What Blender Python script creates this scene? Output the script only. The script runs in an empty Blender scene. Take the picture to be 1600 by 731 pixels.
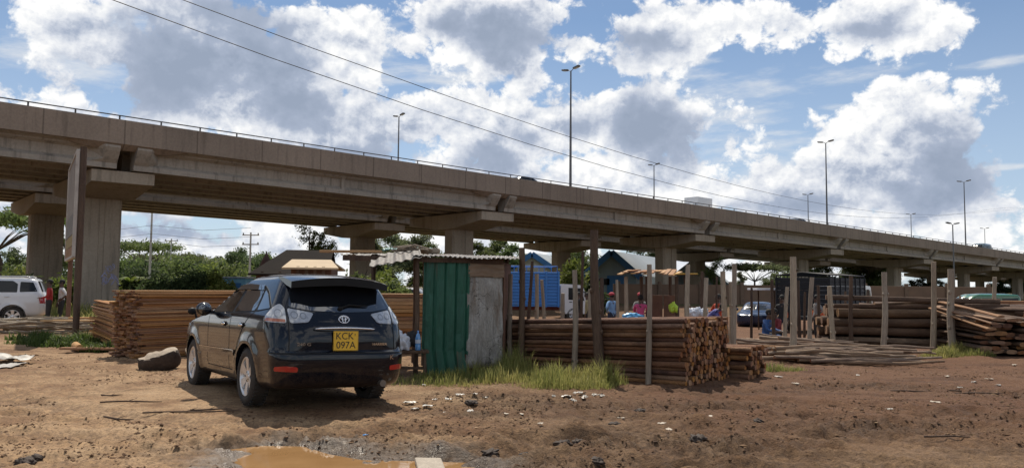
import bpy, bmesh, math, random
import numpy as np
from mathutils import Vector, Matrix, geometry
random.seed(7); RNG = np.random.default_rng(11)
SC = bpy.context.scene
COL = SC.collection
R = math.radians

# ---------------------------------------------------------------- camera model (used to lay the place out in metres)
F = 1230.0; CAMH = 1.55; HY = 447.0; ROLL = R(0.5)
PITCH = math.atan((HY - 365.5) / F)
_f = np.array([0, math.cos(PITCH), math.sin(PITCH)]); _u = np.array([0, -math.sin(PITCH), math.cos(PITCH)]); _r = np.array([1.0, 0, 0])
def ray(x, y):
    ix, iy = x - 800.0, -(y - 365.5)
    c, s = math.cos(ROLL), math.sin(ROLL)
    d = _f * F + _r * (c * ix - s * iy) + _u * (s * ix + c * iy)
    return d / np.linalg.norm(d)
def at(x, y, Y):
    d = ray(x, y); k = Y / d[1]
    return Vector((d[0] * k, Y, CAMH + d[2] * k))
def gp(x, y, z=0.0):
    d = ray(x, y); k = (z - CAMH) / d[2]
    return Vector((d[0] * k, d[1] * k, z))

cam = bpy.data.cameras.new('camera'); camo = bpy.data.objects.new('camera', cam); COL.objects.link(camo)
cam.sensor_width = 36.0; cam.lens = F / 1600 * 36; cam.clip_start = 0.05; cam.clip_end = 9000
_c, _s = math.cos(ROLL), math.sin(ROLL)
rx = _r * _c + _u * _s; ux = -_r * _s + _u * _c
camo.matrix_world = Matrix(((rx[0], ux[0], -_f[0], 0), (rx[1], ux[1], -_f[1], 0), (rx[2], ux[2], -_f[2], CAMH), (0, 0, 0, 1)))
SC.camera = camo

# ---------------------------------------------------------------- object helpers
def tag(o, label=None, cat=None, group=None, kind=None):
    if label: o['label'] = label
    if cat: o['category'] = cat
    if group: o['group'] = group
    if kind: o['kind'] = kind
    elif label and cat: o['kind'] = 'thing'
    return o
def empty(name, loc=(0, 0, 0), rz=0.0, label=None, cat=None, group=None):
    o = bpy.data.objects.new(name, None); COL.objects.link(o)
    o.location = loc; o.rotation_euler = (0, 0, rz); o.empty_display_size = 0.2
    return tag(o, label, cat, group)
def copy_tree(o, parent=None, depth=0):
    c = o.copy(); COL.objects.link(c)
    if parent is not None: c.parent = parent
    for ch in list(o.children): copy_tree(ch, c)
    return c

class MB:
    """collects shapes into one mesh"""
    def __init__(s): s.v = []; s.f = []; s.m = []; s.sm = []
    def add(s, V, Fc, m=0, smooth=False):
        o = len(s.v); s.v.extend([tuple(map(float, p)) for p in V])
        for f in Fc: s.f.append(tuple(i + o for i in f)); s.m.append(m); s.sm.append(smooth)
        return s
    def box(s, c, d, M=None, m=0):
        x, y, z = d[0] / 2, d[1] / 2, d[2] / 2
        V = [Vector((a, b, e)) for a in (-x, x) for b in (-y, y) for e in (-z, z)]
        if M is not None: V = [M @ p for p in V]
        V = [p + Vector(c) for p in V]
        return s.add(V, [(0, 1, 3, 2), (4, 6, 7, 5), (0, 4, 5, 1), (2, 3, 7, 6), (0, 2, 6, 4), (1, 5, 7, 3)], m)
    def bbox(s, c, d, b=0.01, M=None, m=0):
        """box with bevelled edges"""
        bm = bmesh.new(); bmesh.ops.create_cube(bm, size=1.0)
        for v in bm.verts: v.co = Vector((v.co.x * d[0], v.co.y * d[1], v.co.z * d[2]))
        bmesh.ops.bevel(bm, geom=list(bm.edges), offset=min(b, min(d) * 0.45), segments=2, affect='EDGES', profile=0.6)
        bm.verts.index_update()
        V = [v.co.copy() for v in bm.verts]
        if M is not None: V = [M @ p for p in V]
        s.add([p + Vector(c) for p in V], [[v.index for v in f.verts] for f in bm.faces], m); bm.free(); return s
    def bar(s, a, b, w, h, m=0, up=(0, 0, 1)):
        a, b = Vector(a), Vector(b); d = (b - a); L = d.length; d = d / L
        upv = Vector(up)
        if abs(d.dot(upv)) > 0.98: upv = Vector((0, 1, 0))
        y = upv.cross(d).normalized(); z = d.cross(y)
        M = Matrix((d, y, z)).transposed()
        return s.box((a + b) / 2, (L, w, h), M, m)
    def tube(s, path, rad, n=8, m=0, cap=True, smooth=True):
        path = [Vector(p) for p in path]
        if not hasattr(rad, '__len__'): rad = [rad] * len(path)
        V = []; prev = None
        for i, p in enumerate(path):
            d = (path[min(i + 1, len(path) - 1)] - path[max(i - 1, 0)]).normalized()
            if prev is None:
                a = Vector((0, 0, 1)) if abs(d.z) < 0.9 else Vector((1, 0, 0))
                y = a.cross(d).normalized()
            else:
                y = (prev - d * prev.dot(d)).normalized()
            prev = y; z = d.cross(y)
            for k in range(n):
                t = 2 * math.pi * k / n
                V.append(p + (y * math.cos(t) + z * math.sin(t)) * rad[i])
        Fc = []
        for i in range(len(path) - 1):
            for k in range(n):
                Fc.append((i * n + k, i * n + (k + 1) % n, (i + 1) * n + (k + 1) % n, (i + 1) * n + k))
        s.add(V, Fc, m, smooth)
        if cap:
            s.add([V[k] for k in range(n)], [tuple(reversed(range(n)))], m)
            s.add([V[(len(path) - 1) * n + k] for k in range(n)], [tuple(range(n))], m)
        return s
    def lathe(s, prof, n=24, M=None, m=0, smooth=True):
        """prof: list of (r, h); axis = local z"""
        V = []
        for r, h in prof:
            for k in range(n):
                t = 2 * math.pi * k / n; p = Vector((r * math.cos(t), r * math.sin(t), h))
                V.append(M @ p if M is not None else p)
        Fc = []
        for i in range(len(prof) - 1):
            for k in range(n):
                Fc.append((i * n + k, i * n + (k + 1) % n, (i + 1) * n + (k + 1) % n, (i + 1) * n + k))
        return s.add(V, Fc, m, smooth)
    def prism(s, poly, M, depth, m=0):
        """poly in local xy, extruded along local z by depth, placed by M"""
        n = len(poly); V = [M @ Vector((p[0], p[1], 0)) for p in poly] + [M @ Vector((p[0], p[1], depth)) for p in poly]
        Fc = [tuple(reversed(range(n))), tuple(range(n, 2 * n))] + [(i, (i + 1) % n, n + (i + 1) % n, n + i) for i in range(n)]
        return s.add(V, Fc, m)
    def sphere(s, c, r, nu=12, nv=8, m=0, M=None):
        V = []; r = r if hasattr(r, '__len__') else (r, r, r)
        for j in range(nv + 1):
            ph = math.pi * j / nv
            for k in range(nu):
                t = 2 * math.pi * k / nu
                p = Vector((r[0] * math.sin(ph) * math.cos(t), r[1] * math.sin(ph) * math.sin(t), r[2] * math.cos(ph)))
                if M is not None: p = M @ p
                V.append(p + Vector(c))
        Fc = [(j * nu + k, (j + 1) * nu + k, (j + 1) * nu + (k + 1) % nu, j * nu + (k + 1) % nu) for j in range(nv) for k in range(nu)]
        return s.add(V, Fc, m, True)
    def mesh(s, name, mats):
        me = bpy.data.meshes.new(name)
        me.from_pydata(s.v, [], s.f)
        for mt in (mats if isinstance(mats, (list, tuple)) else [mats]): me.materials.append(mt)
        me.polygons.foreach_set('material_index', s.m); me.polygons.foreach_set('use_smooth', s.sm)
        me.validate(); me.update(); return me
    def build(s, name, mats, parent=None, loc=None, rz=0.0):
        o = bpy.data.objects.new(name, s.mesh(name, mats)); COL.objects.link(o)
        if parent is not None: o.parent = parent
        if loc is not None: o.location = loc
        if rz: o.rotation_euler = (0, 0, rz)
        return o
def frame(o, x, y, z):
    """matrix from three axis vectors and an origin"""
    x, y, z, o = map(Vector, (x, y, z, o))
    return Matrix(((x.x, y.x, z.x, o.x), (x.y, y.y, z.y, o.y), (x.z, y.z, z.z, o.z), (0, 0, 0, 1)))

# ---------------------------------------------------------------- numpy noise
_perm = RNG.permutation(4096)
def _h(ix, iy):
    return _perm[(_perm[(ix & 4095)] + iy) & 4095] / 4096.0
def vnoise(x, y):
    ix = np.floor(x).astype(np.int64); iy = np.floor(y).astype(np.int64)
    fx = x - ix; fy = y - iy; fx = fx * fx * fx * (fx * (fx * 6 - 15) + 10); fy = fy * fy * fy * (fy * (fy * 6 - 15) + 10)
    a = _h(ix, iy); b = _h(ix + 1, iy); c = _h(ix, iy + 1); d = _h(ix + 1, iy + 1)
    return (a * (1 - fx) + b * fx) * (1 - fy) + (c * (1 - fx) + d * fx) * fy
def fbm(x, y, oct=4, gain=0.5):
    s = 0; a = 1; t = 0
    for o in range(oct):
        s = s + a * vnoise(x * 2 ** o + 17.3 * o, y * 2 ** o + 9.1 * o); t += a; a *= gain
    return s / t
def sstep(a, b, x):
    t = np.clip((x - a) / (b - a), 0, 1); return t * t * (3 - 2 * t)

# ---------------------------------------------------------------- materials
class NT:
    def __init__(s, tree): s.t = tree
    def n(s, typ, ins=None, **kw):
        nd = s.t.nodes.new(typ)
        for k, v in kw.items(): setattr(nd, k, v)
        for k, v in (ins or {}).items():
            sock = nd.inputs[k]
            if isinstance(v, bpy.types.NodeSocket): s.t.links.new(v, sock)
            else: sock.default_value = v
        return nd
    def math(s, op, a, b=None, c=None, clamp=False):
        i = {0: a}
        if b is not None: i[1] = b
        if c is not None: i[2] = c
        return s.n('ShaderNodeMath', i, operation=op, use_clamp=clamp).outputs[0]
    def vm(s, op, a, b=None):
        i = {0: a}
        if b is not None: i[1] = b
        nd = s.n('ShaderNodeVectorMath', i, operation=op)
        return nd.outputs['Value'] if op in ('LENGTH', 'DOT_PRODUCT', 'DISTANCE') else nd.outputs[0]
    def mapr(s, v, a, b, c=0.0, d=1.0, smooth=False):
        nd = s.n('ShaderNodeMapRange', {'Value': v, 'From Min': a, 'From Max': b, 'To Min': c, 'To Max': d}, interpolation_type='SMOOTHSTEP' if smooth else 'LINEAR')
        return nd.outputs[0]
    def ramp(s, v, stops):
        nd = s.n('ShaderNodeValToRGB', {'Fac': v}); cr = nd.color_ramp
        while len(cr.elements) < len(stops): cr.elements.new(0.5)
        for e, (p, c) in zip(cr.elements, stops): e.position = p; e.color = (*c, 1) if len(c) == 3 else c
        return nd.outputs[0]
    def mix(s, f, a, b, typ='MIX'):
        nd = s.n('ShaderNodeMix', data_type='RGBA', blend_type=typ)
        for k, v in ((0, f), (6, a), (7, b)):
            if isinstance(v, bpy.types.NodeSocket): s.t.links.new(v, nd.inputs[k])
            else: nd.inputs[k].default_value = v if k == 0 else ((*v, 1) if len(v) == 3 else v)
        return nd.outputs[2]
    def noise(s, vec, scale, detail=4.0, rough=0.55, dist=0.0):
        return s.n('ShaderNodeTexNoise', {'Vector': vec, 'Scale': scale, 'Detail': detail, 'Roughness': rough, 'Distortion': dist}).outputs[0]
def newmat(name):
    m = bpy.data.materials.new(name); m.use_nodes = True
    t = NT(m.node_tree); b = m.node_tree.nodes['Principled BSDF']
    return m, t, b
def pm(name, c1, c2=None, scale=4.0, rough=0.7, bump=0.0, bscale=40.0, stretch=(1, 1, 1), metal=0.0, rand=0.0, dirt=None, coat=0.0, spec=0.5, coords='Object', rlo=None, grain=0.0):
    """general procedural material: two-tone noise, fine grain, optional dirt blotches and per-object variation"""
    m, t, b = newmat(name)
    tc = t.n('ShaderNodeTexCoord'); oi = t.n('ShaderNodeObjectInfo')
    v = t.vm('MULTIPLY', tc.outputs[coords], stretch)
    off = t.n('ShaderNodeCombineXYZ', {0: t.math('MULTIPLY', oi.outputs['Random'], 37.0), 1: t.math('MULTIPLY', oi.outputs['Random'], 91.0), 2: 0.0}).outputs[0]
    v = t.vm('ADD', v, off)
    c2 = c2 or tuple(x * 0.75 for x in c1)
    n1 = t.noise(v, scale, 6.0, 0.6)
    col = t.mix(t.mapr(n1, 0.3, 0.7), c1, c2)
    if grain:
        n3 = t.noise(v, scale * 9, 3.0, 0.6)
        col = t.mix(1.0, col, t.ramp(n3, [(0.25, (1 - grain,) * 3), (0.75, (1 + grain * 0.3,) * 3)]), 'MULTIPLY')
    if dirt:
        n2 = t.noise(t.vm('MULTIPLY', v, (1.7, 1.3, 0.9)), scale * 0.6, 5.0, 0.65)
        col = t.mix(t.mapr(n2, dirt[1], dirt[1] + 0.18), col, dirt[0])
    if rand:
        hv = t.n('ShaderNodeHueSaturation', {'Color': col, 'Value': t.mapr(oi.outputs['Random'], 0, 1, 1 - rand, 1 + rand), 'Saturation': t.mapr(t.math('FRACT', t.math('MULTIPLY', oi.outputs['Random'], 7.31)), 0, 1, 1.12 - rand * .8, 1.15), 'Hue': t.mapr(oi.outputs['Random'], 0, 1, 0.5 - rand * 0.03, 0.5 + rand * 0.03)})
        col = hv.outputs[0]
    m.node_tree.links.new(col, b.inputs['Base Color'])
    if rlo is not None: m.node_tree.links.new(t.mapr(n1, 0.3, 0.7, rlo, rough), b.inputs['Roughness'])
    else: b.inputs['Roughness'].default_value = rough
    b.inputs['Metallic'].default_value = metal
    b.inputs['Specular IOR Level'].default_value = spec
    b.inputs['Coat Weight'].default_value = coat
    if bump:
        bn = t.n('ShaderNodeBump', {'Height': t.noise(v, bscale, 5.0, 0.6), 'Strength': bump, 'Distance': 0.02})
        m.node_tree.links.new(bn.outputs[0], b.inputs['Normal'])
    return m
# ---------------------------------------------------------------- sky, clouds and sun
SUN_EL, SUN_AZ = 58.0, -10.0          # azimuth measured from +Y towards +X
W = bpy.data.worlds.new('World'); SC.world = W; W.use_nodes = True
def make_cloud_group():
    g = bpy.data.node_groups.new('cloud_density', 'ShaderNodeTree')
    g.interface.new_socket('P', in_out='INPUT', socket_type='NodeSocketVector')
    g.interface.new_socket('Dir', in_out='INPUT', socket_type='NodeSocketVector')
    g.interface.new_socket('Density', in_out='OUTPUT', socket_type='NodeSocketFloat')
    t = NT(g); gi = t.n('NodeGroupInput'); go = t.n('NodeGroupOutput')
    P, D = gi.outputs[0], gi.outputs[1]
    def ell(x, y, rx_, ry_):
        d = ray(x, y); c = (math.atan2(d[0], d[1]), math.asin(d[2]), 0)
        q = t.vm('MULTIPLY', t.vm('SUBTRACT', P, c), (F / rx_, F / ry_, 0))
        return t.math('MULTIPLY', t.math('SUBTRACT', t.vm('LENGTH', q), 1.0), min(rx_, ry_) / 70)
    cur = None
    for e in CLOUDS:
        l = ell(*e)
        cur = l if cur is None else t.math('SMOOTH_MIN', cur, l, 0.25)
    f = t.math('MULTIPLY', cur, -1.0)
    # elsewhere on the dome: a plain field of fair weather cumulus
    sp = t.n('ShaderNodeSeparateXYZ', {0: P})
    far = t.math('MAXIMUM', t.mapr(t.math('ABSOLUTE', sp.outputs[0]), 0.60, 0.80), t.mapr(sp.outputs[1], 0.36, 0.55))
    base = t.mapr(t.noise(D, 2.3, 3.0, 0.5), 0.42, 0.72, -0.5, 0.7)
    f = t.n('ShaderNodeMix', {0: far, 2: f, 3: base}, data_type='FLOAT').outputs[0]
    g.links.new(f, go.inputs[0]); return g
def make_puff_group():
    """billowing detail: fine cauliflower lumps on a coarser turbulence"""
    g = bpy.data.node_groups.new('cloud_puffs', 'ShaderNodeTree')
    g.interface.new_socket('P', in_out='INPUT', socket_type='NodeSocketVector')
    g.interface.new_socket('Puff', in_out='OUTPUT', socket_type='NodeSocketFloat')
    t = NT(g); gi = t.n('NodeGroupInput'); go = t.n('NodeGroupOutput')
    q = t.vm('MULTIPLY', gi.outputs[0], (1.0, 1.2, 1.0))
    n1 = t.n('ShaderNodeTexNoise', {'Vector': q, 'Scale': 6.0, 'Detail': 7.0, 'Roughness': 0.58}, noise_dimensions='2D').outputs[0]
    w = t.n('ShaderNodeTexNoise', {'Vector': q, 'Scale': 30.0, 'Detail': 2.0}, noise_dimensions='2D').outputs[1]
    q2 = t.vm('ADD', q, t.vm('MULTIPLY', t.vm('SUBTRACT', w, (.5, .5, .5)), (.018, .018, 0)))
    vo = t.n('ShaderNodeTexVoronoi', {'Vector': q2, 'Scale': 19.0, 'Detail': 4.0, 'Roughness': 0.58, 'Lacunarity': 2.2}, feature='F1', voronoi_dimensions='2D', normalize=True)
    vd = vo.outputs['Distance']
    d = t.math('ADD', t.math('MULTIPLY', t.math('SUBTRACT', n1, 0.5), 2.1), t.math('MULTIPLY', t.math('SUBTRACT', 0.36, vd), 1.1))
    g.links.new(d, go.inputs[0]); return g
# cumulus masses: centre and radii (photograph pixels turned into azimuth / elevation)
CLOUDS = [(340, 115, 185, 85), (250, 130, 90, 60), (440, 150, 95, 60), (330, 25, 190, 40), (470, 60, 60, 60), (110, 135, 55, 26), (560, 50, 60, 60), (560, 105, 35, 30), (50, 150, 120, 22),
          (780, 25, 190, 45), (720, 75, 80, 26), (900, 70, 140, 38), (1010, 45, 90, 50), (690, 45, 70, 45), (1170, 22, 80, 26), (1370, 20, 105, 48), (1440, 10, 40, 30), (1290, 20, 60, 26),
          (560, 185, 40, 26), (60, 180, 130, 30), (150, 60, 60, 40), (180, 190, 120, 40), (1090, 30, 60, 36), (640, 70, 70, 34), (800, 90, 60, 40), (960, 100, 70, 30), (1250, 40, 60, 34), (1455, 40, 50, 36), (1390, 50, 80, 34), (900, 270, 120, 50), (480, 220, 90, 40), (780, 165, 40, 30), (640, 200, 110, 55), (560, 245, 90, 50), (700, 190, 60, 32), (760, 210, 90, 55), (825, 130, 48, 48), (870, 200, 110, 75), (985, 160, 60, 36), (930, 170, 70, 45), (1000, 215, 70, 70), (1010, 270, 110, 50), (1075, 250, 45, 60), (1140, 235, 26, 32), (820, 280, 260, 45),
          (1150, 300, 120, 35), (1230, 300, 90, 45), (1415, 155, 42, 26), (1405, 195, 60, 40), (1440, 225, 90, 45), (1350, 220, 35, 20), (1420, 270, 110, 60), (1300, 260, 45, 25), (1480, 300, 80, 60), (1340, 310, 130, 45), (1570, 325, 50, 28), (1400, 350, 250, 40),
          (640, 330, 400, 38), (330, 320, 250, 40), (300, 390, 420, 45), (900, 420, 500, 30), (420, 112, 30, 14)]
DARKS = [(340, 120, 150, 75), (430, 165, 110, 45), (250, 150, 100, 40), (400, 60, 130, 45), (500, 165, 40, 30), (840, 60, 130, 34), (1000, 62, 90, 28), (700, 40, 40, 20), (1000, 210, 60, 50), (1030, 250, 55, 45), (900, 195, 60, 24),
         (760, 250, 100, 25), (650, 245, 70, 22), (560, 250, 60, 16), (1480, 270, 62, 46), (1440, 310, 100, 36), (1340, 45, 60, 20), (1250, 320, 80, 20), (830, 215, 50, 26), (470, 330, 130, 20), (250, 360, 120, 18)]
WISPS = [(150, 40, 90, 40), (580, 60, 90, 60), (1090, 170, 130, 50), (1230, 250, 160, 50), (1120, 215, 60, 40), (700, 110, 120, 30), (110, 95, 120, 34), (60, 75, 60, 10), (600, 110, 70, 30), (1110, 130, 120, 28), (1180, 140, 90, 20), (1310, 168, 34, 7), (1350, 115, 110, 18), (1230, 208, 50, 6), (740, 122, 55, 10), (1070, 95, 90, 14), (1560, 262, 60, 5), (1150, 185, 100, 20), (1540, 100, 90, 8), (690, 150, 60, 12)]
def build_world():
    cg = make_cloud_group()
    t = NT(W.node_tree); t.t.nodes.clear()
    out = t.n('ShaderNodeOutputWorld'); bg = t.n('ShaderNodeBackground', {'Strength': 0.09})
    tc = t.n('ShaderNodeTexCoord'); D = t.vm('NORMALIZE', tc.outputs['Generated'])
    s = t.n('ShaderNodeSeparateXYZ', {0: D})
    az = t.math('ARCTAN2', s.outputs[0], s.outputs[1]); el = t.math('ARCSINE', s.outputs[2])
    P = t.n('ShaderNodeCombineXYZ', {0: az, 1: el, 2: 0.0}).outputs[0]
    sky = t.n('ShaderNodeTexSky', sky_type='NISHITA', sun_disc=False, sun_elevation=R(SUN_EL), sun_rotation=R(SUN_AZ % 360), altitude=1600.0, air_density=1.0, dust_density=1.2, ozone_density=1.0)
    def grp(p, d):
        nd = t.t.nodes.new('ShaderNodeGroup'); nd.node_tree = cg
        t.t.links.new(p, nd.inputs[0]); t.t.links.new(d, nd.inputs[1]); return nd.outputs[0]
    pg = make_puff_group()
    def puff(p):
        nd = t.t.nodes.new('ShaderNodeGroup'); nd.node_tree = pg; t.t.links.new(p, nd.inputs[0]); return nd.outputs[0]
    p1 = puff(P); p2 = puff(t.vm('ADD', P, (-0.004, 0.013, 0.0)))
    dens = t.math('ADD', grp(P, D), p1)
    mask = t.mapr(dens, -0.03, 0.17, 0, 1, True)
    def ellset(L, k):
        cur = None
        for e in L:
            d = ray(e[0], e[1]); c = (math.atan2(d[0], d[1]), math.asin(d[2]), 0)
            l = t.vm('LENGTH', t.vm('MULTIPLY', t.vm('SUBTRACT', P, c), (F / e[2], F / e[3], 0)))
            cur = l if cur is None else t.math('SMOOTH_MIN', cur, l, k)
        return cur
    nd_ = t.n('ShaderNodeTexNoise', {'Vector': P, 'Scale': 8.0, 'Detail': 5.0}, noise_dimensions='2D').outputs[0]
    dk = t.math('ADD', t.math('SUBTRACT', 1.0, ellset(DARKS, 0.3)), t.math('MULTIPLY', t.math('SUBTRACT', nd_, 0.5), 3.2))
    dark = t.mapr(dk, -0.7, 1.0, 0, 1, True)
    lit = t.math('MULTIPLY_ADD', t.math('SUBTRACT', p1, p2), 1.25, 0.70)
    lit = t.math('MULTIPLY_ADD', p1, 0.20, lit)
    rim = t.mapr(dens, 0.05, 0.5, 0.20, 0.0)
    br = t.math('ADD', t.math('MULTIPLY', lit, t.math('MULTIPLY_ADD', dark, -0.62, 1.0)), t.math('MULTIPLY_ADD', dark, -0.24, rim))
    ccol = t.ramp(br, [(0.0, (3.6, 4.3, 5.6)), (0.3, (4.5, 5.2, 6.6)), (0.62, (8.0, 8.4, 9.2)), (1.0, (11.4, 11.4, 11.3))])
    # thin high wisps
    wv = t.n('ShaderNodeCombineXYZ', {0: t.math('MULTIPLY_ADD', el, 2.0, az), 1: t.math('MULTIPLY', t.math('MULTIPLY_ADD', az, -0.15, el), 4.5), 2: 3.0}).outputs[0]
    wn = t.n('ShaderNodeTexNoise', {'Vector': wv, 'Scale': 7.0, 'Detail': 6.0, 'Roughness': 0.62}, noise_dimensions='2D').outputs[0]
    wl = t.math('SUBTRACT', 1.0, ellset(WISPS, 0.2))
    wm = t.mapr(t.math('ADD', t.math('MINIMUM', wl, 0.6), t.math('MULTIPLY', t.math('SUBTRACT', wn, 0.5), 2.6)), 0.0, 1.2, 0.0, 0.85, True)
    veil = t.mapr(el, 0.02, 0.33, 0.62, 0.12)
    skyc = t.mix(1.0, sky.outputs[0], (SKYG[0], SKYG[1], SKYG[2]), 'MULTIPLY')
    c = t.mix(veil, skyc, (7.2, 8.0, 9.2))
    c = t.mix(wm, c, (8.6, 8.9, 9.3))
    c = t.mix(mask, c, ccol)
    W.cycles.sampling_method = 'MANUAL'; W.cycles.sample_map_resolution = 256
    t.t.links.new(c, bg.inputs['Color']); t.t.links.new(bg.outputs[0], out.inputs['Surface'])
SKYG = (0.80, 0.98, 1.08)
build_world()
sun = bpy.data.lights.new('sun', 'SUN'); suno = bpy.data.objects.new('sun', sun); COL.objects.link(suno)
sun.energy = 5.0; sun.angle = R(0.53); sun.color = (1.0, 0.91, 0.78)
sd = Vector((math.sin(R(SUN_AZ)) * math.cos(R(SUN_EL)), math.cos(R(SUN_AZ)) * math.cos(R(SUN_EL)), math.sin(R(SUN_EL))))
suno.rotation_euler = sd.to_track_quat('Z', 'Y').to_euler(); suno.location = sd * 50
vs = SC.view_settings; vs.view_transform = 'Standard'; vs.look = 'None'; vs.exposure = 0.0; vs.gamma = 1.0; vs.use_curve_mapping = False
SC.cycles.use_denoising = True
SC.cycles.max_bounces = 6; SC.cycles.transparent_max_bounces = 12
# ---------------------------------------------------------------- ground: one sheet out to the horizon
PUD = [gp(x, y) for x, y in [(388, 712), (400, 701), (440, 696), (490, 697), (520, 706), (560, 713), (620, 714), (690, 716), (726, 724), (735, 745), (640, 775), (450, 770), (380, 740)]]
CARP = (-2.63, 10.58); CARYAW = R(125.2)
def seg_d(x, y, a, b):
    ax, ay = a; bx, by = b; dx, dy = bx - ax, by - ay
    t = np.clip(((x - ax) * dx + (y - ay) * dy) / (dx * dx + dy * dy), 0, 1)
    return np.hypot(x - ax - t * dx, y - ay - t * dy)
def pud_sd(x, y):
    """signed distance to the puddle's outline, negative inside"""
    n = len(PUD); d = np.full(np.shape(x), 1e9); ins = np.zeros(np.shape(x), bool)
    for i in range(n):
        a, b = PUD[i], PUD[(i + 1) % n]
        d = np.minimum(d, seg_d(x, y, (a.x, a.y), (b.x, b.y)))
        with np.errstate(divide='ignore', invalid='ignore'):
            cr = ((a.y > y) != (b.y > y)) & (x < (b.x - a.x) * (y - a.y) / (b.y - a.y + 1e-12) + a.x)
        ins ^= cr
    return np.where(ins, -d, d)
RUTS = [((-6, 9.6), (3.0, 7.6), .22, .05), ((-5.5, 8.4), (3.2, 6.6), .22, .05), ((2.2, 11.6), (9.5, 8.2), .26, .06), ((2.6, 10.2), (10, 7.0), .26, .06), ((-8, 5.2), (-1.0, 8.6), 0.28, .05), ((-7, 4.3), (0.5, 7.8), 0.26, .05), ((1.0, 9.4), (9.5, 6.0), 0.30, .05), ((0.2, 8.2), (8.5, 4.6), 0.30, .05), ((-0.5, 7.4), (4, 9.9), 0.28, .06), ((0.6, 6.5), (6, 10.2), 0.28, .05), ((-9, 12.0), (-3.5, 8.6), .3, .03)]
def churn(x, y):
    """where the mud has been churned up by wheels"""
    c = np.zeros(np.shape(x))
    for cx, cy, rx_, ry_ in [(1.0, 10.3, 1.7, .8), (2.0, 7.9, 1.2, .6), (-.4, 9.7, .8, .5), (2.6, 10.4, 1.4, .6), (-2.2, 7.9, 1.3, .5), (-4.3, 6.3, 1.2, .45), (4.2, 8.9, 1.6, .7), (6.2, 7.6, 1.5, .6), (3.2, 6.4, 1.2, .5), (8.5, 12.0, 2.5, .8), (-.2, 11.2, 1.2, .5), (3.0, 12.0, 1.5, .4), (1.0, 7.6, .9, .4), (7.5, 9.5, 2.2, .9), (0.2, 6.9, .8, .4), (5.6, 12.6, 2.4, .6), (-5.9, 6.9, .8, .25)]:
        c = np.maximum(c, 1.15 - np.hypot((x - cx) / rx_, (y - cy) / ry_))
    return np.clip(c, 0, 1)
def ground_parts(x, y):
    x = np.asarray(x, float); y = np.asarray(y, float)
    w1 = fbm(x * .9 + 3.1, y * .9, 3) - .5
    near = sstep(60, 16, np.hypot(x, y))
    h = (fbm(x * .23, y * .23, 3) - .5) * .10 * near
    h = h + (fbm(x * 1.3 + 40, y * 1.3, 4) - .5) * .065 * near
    rough = fbm(x * 6 + 9, y * 6, 4) - .5
    vn = near * sstep(26, 14, y)
    h = h + rough * .040 * vn + (fbm(x * 17, y * 17 + 5, 3) - .5) * .040 * vn + (fbm(x * 40, y * 30 + 5, 2) - .5) * .016 * vn
    ch = churn(x + w1 * .7, y + w1 * .5) * vn
    clod = np.abs(fbm(x * 5 + 71, y * 5, 4) - .5) * 2
    h = h + ch * (.02 - clod * .20 + (fbm(x * 14 + 3, y * 14, 3) - .5) * .11)
    tr = np.zeros(np.shape(x))
    for a, b, wd, dp in RUTS:
        d = seg_d(x + w1 * .5, y + w1 * .5, a, b)
        k = sstep(wd, wd * .35, d); tr = np.maximum(tr, k)
        # tread marks across the rut
        t = ((x - a[0]) * (b[0] - a[0]) + (y - a[1]) * (b[1] - a[1])) / math.hypot(b[0] - a[0], b[1] - a[1])
        h = h - k * dp * .8 + .026 * sstep(wd * .35, 0, np.abs(d - wd * 1.15)) + k * .013 * np.sin(t * 38 + d * 22) * vn
    ps = pud_sd(x, y) + (fbm(x * 3.2, y * 3.2, 4) - .5) * .34
    k = sstep(.45, -.12, ps)
    h = h * (1 - k * .85) - k * .09 + sstep(.45, .1, ps) * sstep(-.05, .1, ps) * (np.abs(fbm(x * 9, y * 9, 3) - .5) * .10)
    h = h - .45 * sstep(19.5, 25, y) * sstep(-2.5, 1.5, x) * sstep(62, 48, y)
    # under the car keep it calm
    c = np.hypot(x - CARP[0] + .9, y - CARP[1] - 1.0); kc = sstep(3.2, 1.6, c); h = h * (1 - .75 * kc)
    wet = np.clip(sstep(.85, .0, ps) * sstep(3.0, 5.5, y) + ch * .55, 0, 1)
    shore = sstep(.80, .10, ps) * sstep(3.0, 5.0, y)
    return h, wet, tr, ch, shore
def gh(x, y):
    return float(ground_parts(np.array([x]), np.array([y]))[0][0])
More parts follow.
